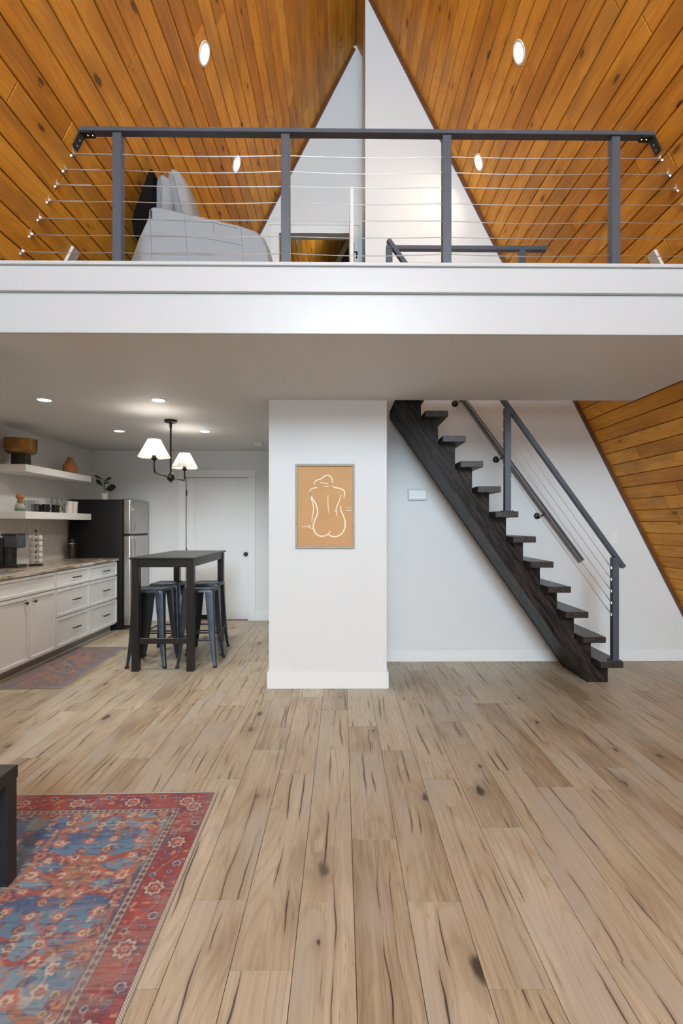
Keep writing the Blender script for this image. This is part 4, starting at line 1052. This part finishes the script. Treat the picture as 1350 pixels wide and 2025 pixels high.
for a, b in (((-c, c), (c, c)), ((-c, -c), (c, -c)), ((-c, -c), (-c, c)), ((c, -c), (c, c))):
    MB().tube([(a[0], a[1], zb), (b[0], b[1], zb)], 0.006, 6, sq=(0.005, 0.016)).build('footrest_bar', M_gun, stool, world=False)
spots = [(-1.900, 4.955, 0.0, 'gunmetal bar stool under the near fridge-side corner of the bar table'), (-1.420, 4.968, 0.02, 'gunmetal bar stool at the near doorward corner of the bar table'),
         (-1.905, 5.40, -0.03, 'gunmetal bar stool under the far fridge-side corner of the bar table'), (-1.475, 5.42, 0.03, 'gunmetal bar stool at the far doorward corner of the bar table')]
for i, (x, y, rz, lb) in enumerate(spots):
    o = stool if i == 0 else copy_tree(stool)
    o.location = (x, y, 0); o.rotation_euler = (0, 0, rz); o['label'] = lb

# ================================================================== RUGS
def vnoise(u, v, su, sv, seed):
    """smooth value noise on arrays"""
    g = np.random.default_rng(seed).random((64, 64))
    a, b = u * su, v * sv
    i, j = np.floor(a).astype(int), np.floor(b).astype(int); fa, fb = a - i, b - j
    fa, fb = fa * fa * (3 - 2 * fa), fb * fb * (3 - 2 * fb)
    G = lambda p, q: g[p % 64, q % 64]
    return (G(i, j) * (1 - fa) + G(i + 1, j) * fa) * (1 - fb) + (G(i, j + 1) * (1 - fa) + G(i + 1, j + 1) * fa) * fb
def sstep(x, a, b):
    t = np.clip((x - a) / (b - a), 0, 1); return t * t * (3 - 2 * t)
def srgb(r, g, b): return np.array([((c / 255 + 0.055) / 1.055) ** 2.4 if c > 10 else c / 3294.6 for c in (r, g, b)])
def blend(C, col, m): return C * (1 - m[..., None]) + np.asarray(col) * m[..., None]

def persian(u, v, W, H):
    """u,v: metres from the right-hand and the far edge; returns linear colours"""
    wx = u + 0.03 * (vnoise(u, v, 8, 8, 1) - 0.5); wy = v + 0.03 * (vnoise(u, v, 8, 8, 2) - 0.5)
    e = np.minimum(np.minimum(u, W - u), np.minimum(v, H - v))           # distance to the nearest edge
    along = np.where((np.minimum(u, W - u) < np.minimum(v, H - v)), v, u)
    # ---- field
    C = np.zeros(u.shape + (3,)) + srgb(84, 128, 160)
    C = blend(C, srgb(56, 96, 138), sstep(vnoise(wx, wy, 6, 11, 3), 0.45, 0.7))
    C = blend(C, srgb(122, 152, 168), sstep(vnoise(wx, wy, 9, 8, 4), 0.58, 0.8) * 0.9)
    # mirrored branches and palmettes
    mu, mv = np.abs(((wx - 0.42) + 0.42) % 0.84 - 0.42), np.abs((wy + 0.33) % 0.92 - 0.46)
    n1 = vnoise(mu, mv, 6.3, 5.2, 5); n2 = vnoise(mu, mv, 9.1, 8.2, 6)
    br = np.abs(n1 - 0.5)
    C = blend(C, srgb(78, 76, 92), sstep(br, 0.078, 0.066) * 0.6)
    C = blend(C, srgb(172, 104, 82), sstep(br, 0.064, 0.052))
    C = blend(C, srgb(132, 112, 92), sstep(br, 0.032, 0.015) * 0.8)
    b2 = np.abs(n2 - 0.46)
    C = blend(C, srgb(150, 80, 78), sstep(b2, 0.035, 0.02) * sstep(n1, 0.5, 0.56))
    C = blend(C, srgb(176, 172, 166), sstep(np.abs(n2 - 0.62), 0.016, 0.006) * 0.8)
    # blossoms
    for cell, seed, r0, ring, core in ((0.105, 21, 0.030, srgb(186, 104, 92), srgb(206, 192, 172)), (0.085, 22, 0.021, srgb(208, 196, 178), srgb(150, 62, 66)), (0.13, 23, 0.036, srgb(120, 58, 74), srgb(196, 136, 108)), (0.07, 24, 0.013, srgb(198, 172, 130), srgb(52, 60, 92))):
        jx = np.random.default_rng(seed).random((40, 40, 3))
        i, j = np.floor(mu / cell).astype(int), np.floor(mv / cell).astype(int)
        q = jx[i % 40, j % 40]
        dx, dy = mu - (i + 0.35 + 0.3 * q[..., 0]) * cell, mv - (j + 0.35 + 0.3 * q[..., 1]) * cell
        on = (q[..., 2] > 0.60) * 0.85; r0 = r0 * (0.55 + 0.75 * q[..., 0])
        ang = np.arctan2(dy, dx); rr = np.hypot(dx, dy) / (1 + 0.13 * np.cos(ang * 6))
        C = blend(C, ring, on * sstep(rr, r0, r0 * 0.8)); C = blend(C, core, on * sstep(rr, r0 * 0.62, r0 * 0.45)); C = blend(C, ring * 0.6, on * sstep(rr, r0 * 0.28, r0 * 0.15))
    # small stitched flecks of every dye
    for sd_, col_, lo_ in ((71, srgb(178, 92, 80), 0.70), (72, srgb(206, 190, 168), 0.80), (73, srgb(50, 66, 104), 0.74), (74, srgb(190, 140, 96), 0.78), (75, srgb(112, 56, 72), 0.76)):
        C = blend(C, col_, sstep(vnoise(wx, wy, 48, 60, sd_), lo_ + 0.04, lo_ + 0.10) * 0.6)
    # ---- red border
    red = np.zeros_like(C) + srgb(150, 56, 62)
    red = blend(red, srgb(112, 50, 70), sstep(vnoise(u, v, 9, 13, 8), 0.5, 0.75) * 0.8)
    red = blend(red, srgb(176, 78, 70), sstep(vnoise(u, v, 11, 9, 9), 0.55, 0.8) * 0.7)
    ed = e
    vine = 0.085 + 0.030 * np.sin(along * 2 * PI / 0.27)
    red = blend(red, srgb(158, 120, 116), sstep(np.abs(ed - vine), 0.0045, 0.002) * 0.75)
    for per, off, rr0, depth_ in ((0.27, 0.0, 0.036, 0.088), (0.27, 0.135, 0.018, 0.045), (0.27, 0.07, 0.013, 0.120), (0.135, 0.02, 0.009, 0.060)):
        a = (along + off) % per - per / 2; b = ed - depth_
        ang = np.arctan2(b, a); r_ = np.hypot(a, b) / (1 + 0.14 * np.cos(ang * 8))
        red = blend(red, srgb(84, 52, 76), sstep(r_, rr0 * 1.25, rr0 * 1.1) * 0.7)
        red = blend(red, srgb(200, 184, 170), sstep(r_, rr0, rr0 * 0.9)); red = blend(red, srgb(158, 60, 64) if rr0 > 0.02 else srgb(60, 74, 112), sstep(r_, rr0 * 0.74, rr0 * 0.62))
        red = blend(red, srgb(196, 150, 124), sstep(r_, rr0 * 0.4, rr0 * 0.3) * (rr0 > 0.02)); red = blend(red, srgb(70, 84, 118), sstep(r_, rr0 * 0.2, rr0 * 0.1))
    dd = vnoise(u, v, 70, 70, 31); red = blend(red, srgb(88, 92, 126), sstep(dd, 0.74, 0.84) * 0.7); red = blend(red, srgb(204, 150, 120), sstep(vnoise(u, v, 60, 60, 32), 0.78, 0.88) * 0.7)
    inb = sstep(e, 0.164, 0.160)
    # guard stripe of little diamonds
    g_ = np.zeros_like(C) + srgb(168, 156, 148)
    per = 0.030; a = np.abs(along % per - per / 2) / (per / 2); b = np.abs(e - 0.163) / 0.012
    g_ = blend(g_, srgb(74, 74, 84), sstep(a + b, 0.95, 0.8)); g_ = blend(g_, srgb(150, 70, 72), sstep(a + b, 0.45, 0.3))
    edge = np.maximum(sstep(np.abs(e - 0.148), 0.0035, 0.0015), sstep(np.abs(e - 0.179), 0.0035, 0.0015))
    g_ = blend(g_, srgb(92, 62, 74), edge)
    C = blend(C, red, inb) if False else C * (1 - inb[..., None]) + red * inb[..., None]
    ing = sstep(e, 0.146, 0.1465) * sstep(e, 0.181, 0.1805)
    C = C * (1 - ing[..., None]) + g_ * ing[..., None]
    oute = sstep(e, 0.020, 0.016)
    C = blend(C, srgb(96, 66, 84), oute)
    # wear: the pattern fades in weft-wise streaks
    wear = vnoise(u, v, 5, 4, 41) * 0.6 + vnoise(u, v, 22, 160, 42) * 0.4
    C = blend(C, srgb(160, 148, 142), 0.17 + sstep(wear, 0.46, 0.78) * 0.32)
    C = blend(C, srgb(74, 66, 84), sstep(vnoise(u, v, 18, 210, 43), 0.72, 0.9) * 0.35)
    return C

def faded(u, v, W, H):
    e = np.minimum(np.minimum(u, W - u), np.minimum(v, H - v))
    C = np.zeros(u.shape + (3,)) + srgb(132, 114, 112)
    C = blend(C, srgb(150, 114, 104), sstep(vnoise(u, v, 16, 16, 51), 0.45, 0.7)); C = blend(C, srgb(112, 110, 122), sstep(vnoise(u, v, 22, 26, 52), 0.5, 0.75))
    C = blend(C, srgb(168, 150, 138), sstep(vnoise(u, v, 40, 60, 53), 0.68, 0.85) * 0.7)
    C = blend(C, srgb(116, 118, 130), sstep(e, 0.10, 0.06) * 0.7); C = blend(C, srgb(128, 96, 92), sstep(np.abs(e - 0.11), 0.012, 0.004) * 0.7)
    C = blend(C, srgb(150, 134, 126), sstep(vnoise(u, v, 18, 150, 54), 0.62, 0.85) * 0.45)
    return C

def rug(name, label, xr, yf, W, H, step, fn, edge_w, edge_col, rz=0.0, th=0.007):
    nu, nv = int(W / step), int(H / step)
    us, vs_ = np.linspace(0, W, nu + 1), np.linspace(0, H, nv + 1)
    U, V = np.meshgrid(us, vs_, indexing='ij')
    C = np.clip(fn(U, V, W, H), 0, 1)
    zz = th + 0.0008 * vnoise(U, V, 40, 40, 60)
    co = np.stack([-U, -V, zz], -1).reshape(-1, 3)
    idx = np.arange((nu + 1) * (nv + 1)).reshape(nu + 1, nv + 1)
    quads = np.stack([idx[:-1, :-1], idx[1:, :-1], idx[1:, 1:], idx[:-1, 1:]], -1).reshape(-1, 4)
    me = bpy.data.meshes.new(name + '_pile')
    me.vertices.add(len(co)); me.vertices.foreach_set('co', co.ravel().astype(np.float32))
    me.loops.add(quads.size); me.loops.foreach_set('vertex_index', quads.ravel().astype(np.int32))
    me.polygons.add(len(quads)); me.polygons.foreach_set('loop_start', (np.arange(len(quads)) * 4).astype(np.int32))
    me.update(calc_edges=True)
    at = me.color_attributes.new('weave', 'FLOAT_COLOR', 'POINT')
    at.data.foreach_set('color', np.concatenate([C.reshape(-1, 3), np.ones((C.shape[0] * C.shape[1], 1))], 1).ravel().astype(np.float32))
    k = NT(name + '_weave'); a = k.n('ShaderNodeAttribute', attribute_name='weave')
    v = k.obj(); fine = k.noise(k.vm('MULTIPLY', v, (260.0, 900.0, 1.0)), 1.0, 2.0); f2 = k.noise(v, 420.0, 1.0)
    tw = k.m('ADD', 0.72, k.m('MULTIPLY', k.m('ADD', fine, f2), 0.28))
    vmn = k.n('ShaderNodeVectorMath', operation='SCALE'); k.put(vmn.inputs[0], a.outputs['Color']); k.put(vmn.inputs['Scale'], tw)
    k.put(k.b.inputs['Base Color'], vmn.outputs[0]); k.set(Roughness=0.95); k.b.inputs['Specular IOR Level'].default_value = 0.1
    k.bump(fine, 0.3, 0.002)
    me.materials.append(k.mat)
    t = thing(name, label, 'rug', (xr, yf, 0), None, rz)
    o = bpy.data.objects.new('pile', me); COL.objects.link(o); o.parent = t
    # bound edge
    kb = NT(name + '_binding'); x, y, z = kb.sep(kb.obj())
    wv = kb.m('SINE', kb.m('MULTIPLY', kb.m('ADD', x, y), 700.0))
    kb.set(Base_Color=kb.mix(kb.step(wv, -0.2, 0.6), tuple(edge_col), tuple(c * 0.5 for c in edge_col)), Roughness=0.95)
    mb = MB(); w_ = edge_w
    mb.box(-w_, 0.002, -H - 0.002, 0.002, 0, th + 0.002, 0.002, 2); mb.box(-W - 0.002, -W + w_, -H - 0.002, 0.002, 0, th + 0.002, 0.002, 2)
    mb.box(-W + w_, -w_, -w_ * 0.7, 0.002, 0, th + 0.002, 0.002, 2); mb.box(-W + w_, -w_, -H - 0.002, -H + w_, 0, th + 0.002, 0.002, 2)
    mb.build('binding', kb.mat, t, world=False)
    return t
rug('area_rug', 'faded red and blue oriental rug under the low black table', -0.645, 2.562, 1.54, 2.13, 0.0032, persian, 0.014, srgb(196, 184, 170), 0.022)
rug('runner_rug', 'muted mauve and brown runner on the floor along the cabinets', -2.442, 5.595, 0.56, 1.40, 0.005, faded, 0.008, srgb(176, 164, 152), 0.04, 0.005)

# ================================================================== LOW TABLE AT THE EDGE OF VIEW
k = NT('black_veneer'); v = k.obj(); x, y, z = k.sep(v); g = k.noise(k.comb(k.m('MULTIPLY', x, 6.0), k.m('MULTIPLY', y, 90.0), k.m('MULTIPLY', z, 10.0)), 1.0, 3.0)
k.set(Base_Color=k.mix(g, (0.009, 0.009, 0.011), (0.020, 0.020, 0.024)), Roughness=0.42); M_ven = k.mat
lt = thing('coffee_table', 'low black square-legged table standing on the oriental rug', 'table', (-1.6, 1.5, 0.0))
CX0, CX1, CY0, CY1, CZ = -1.83, -1.277, 0.85, 1.948, 0.452
MB().box(CX0, CX1, CY0, CY1, CZ - 0.05, CZ, 0.0015, 1).build('tabletop', M_ven, lt)
for x in (CX0 + 0.003, CX1 - 0.058):
    for y in (CY0 + 0.003, CY1 - 0.058): MB().box(x, x + 0.055, y, y + 0.055, 0.0095, CZ - 0.05, 0.0015, 1).build('leg', M_ven, lt)
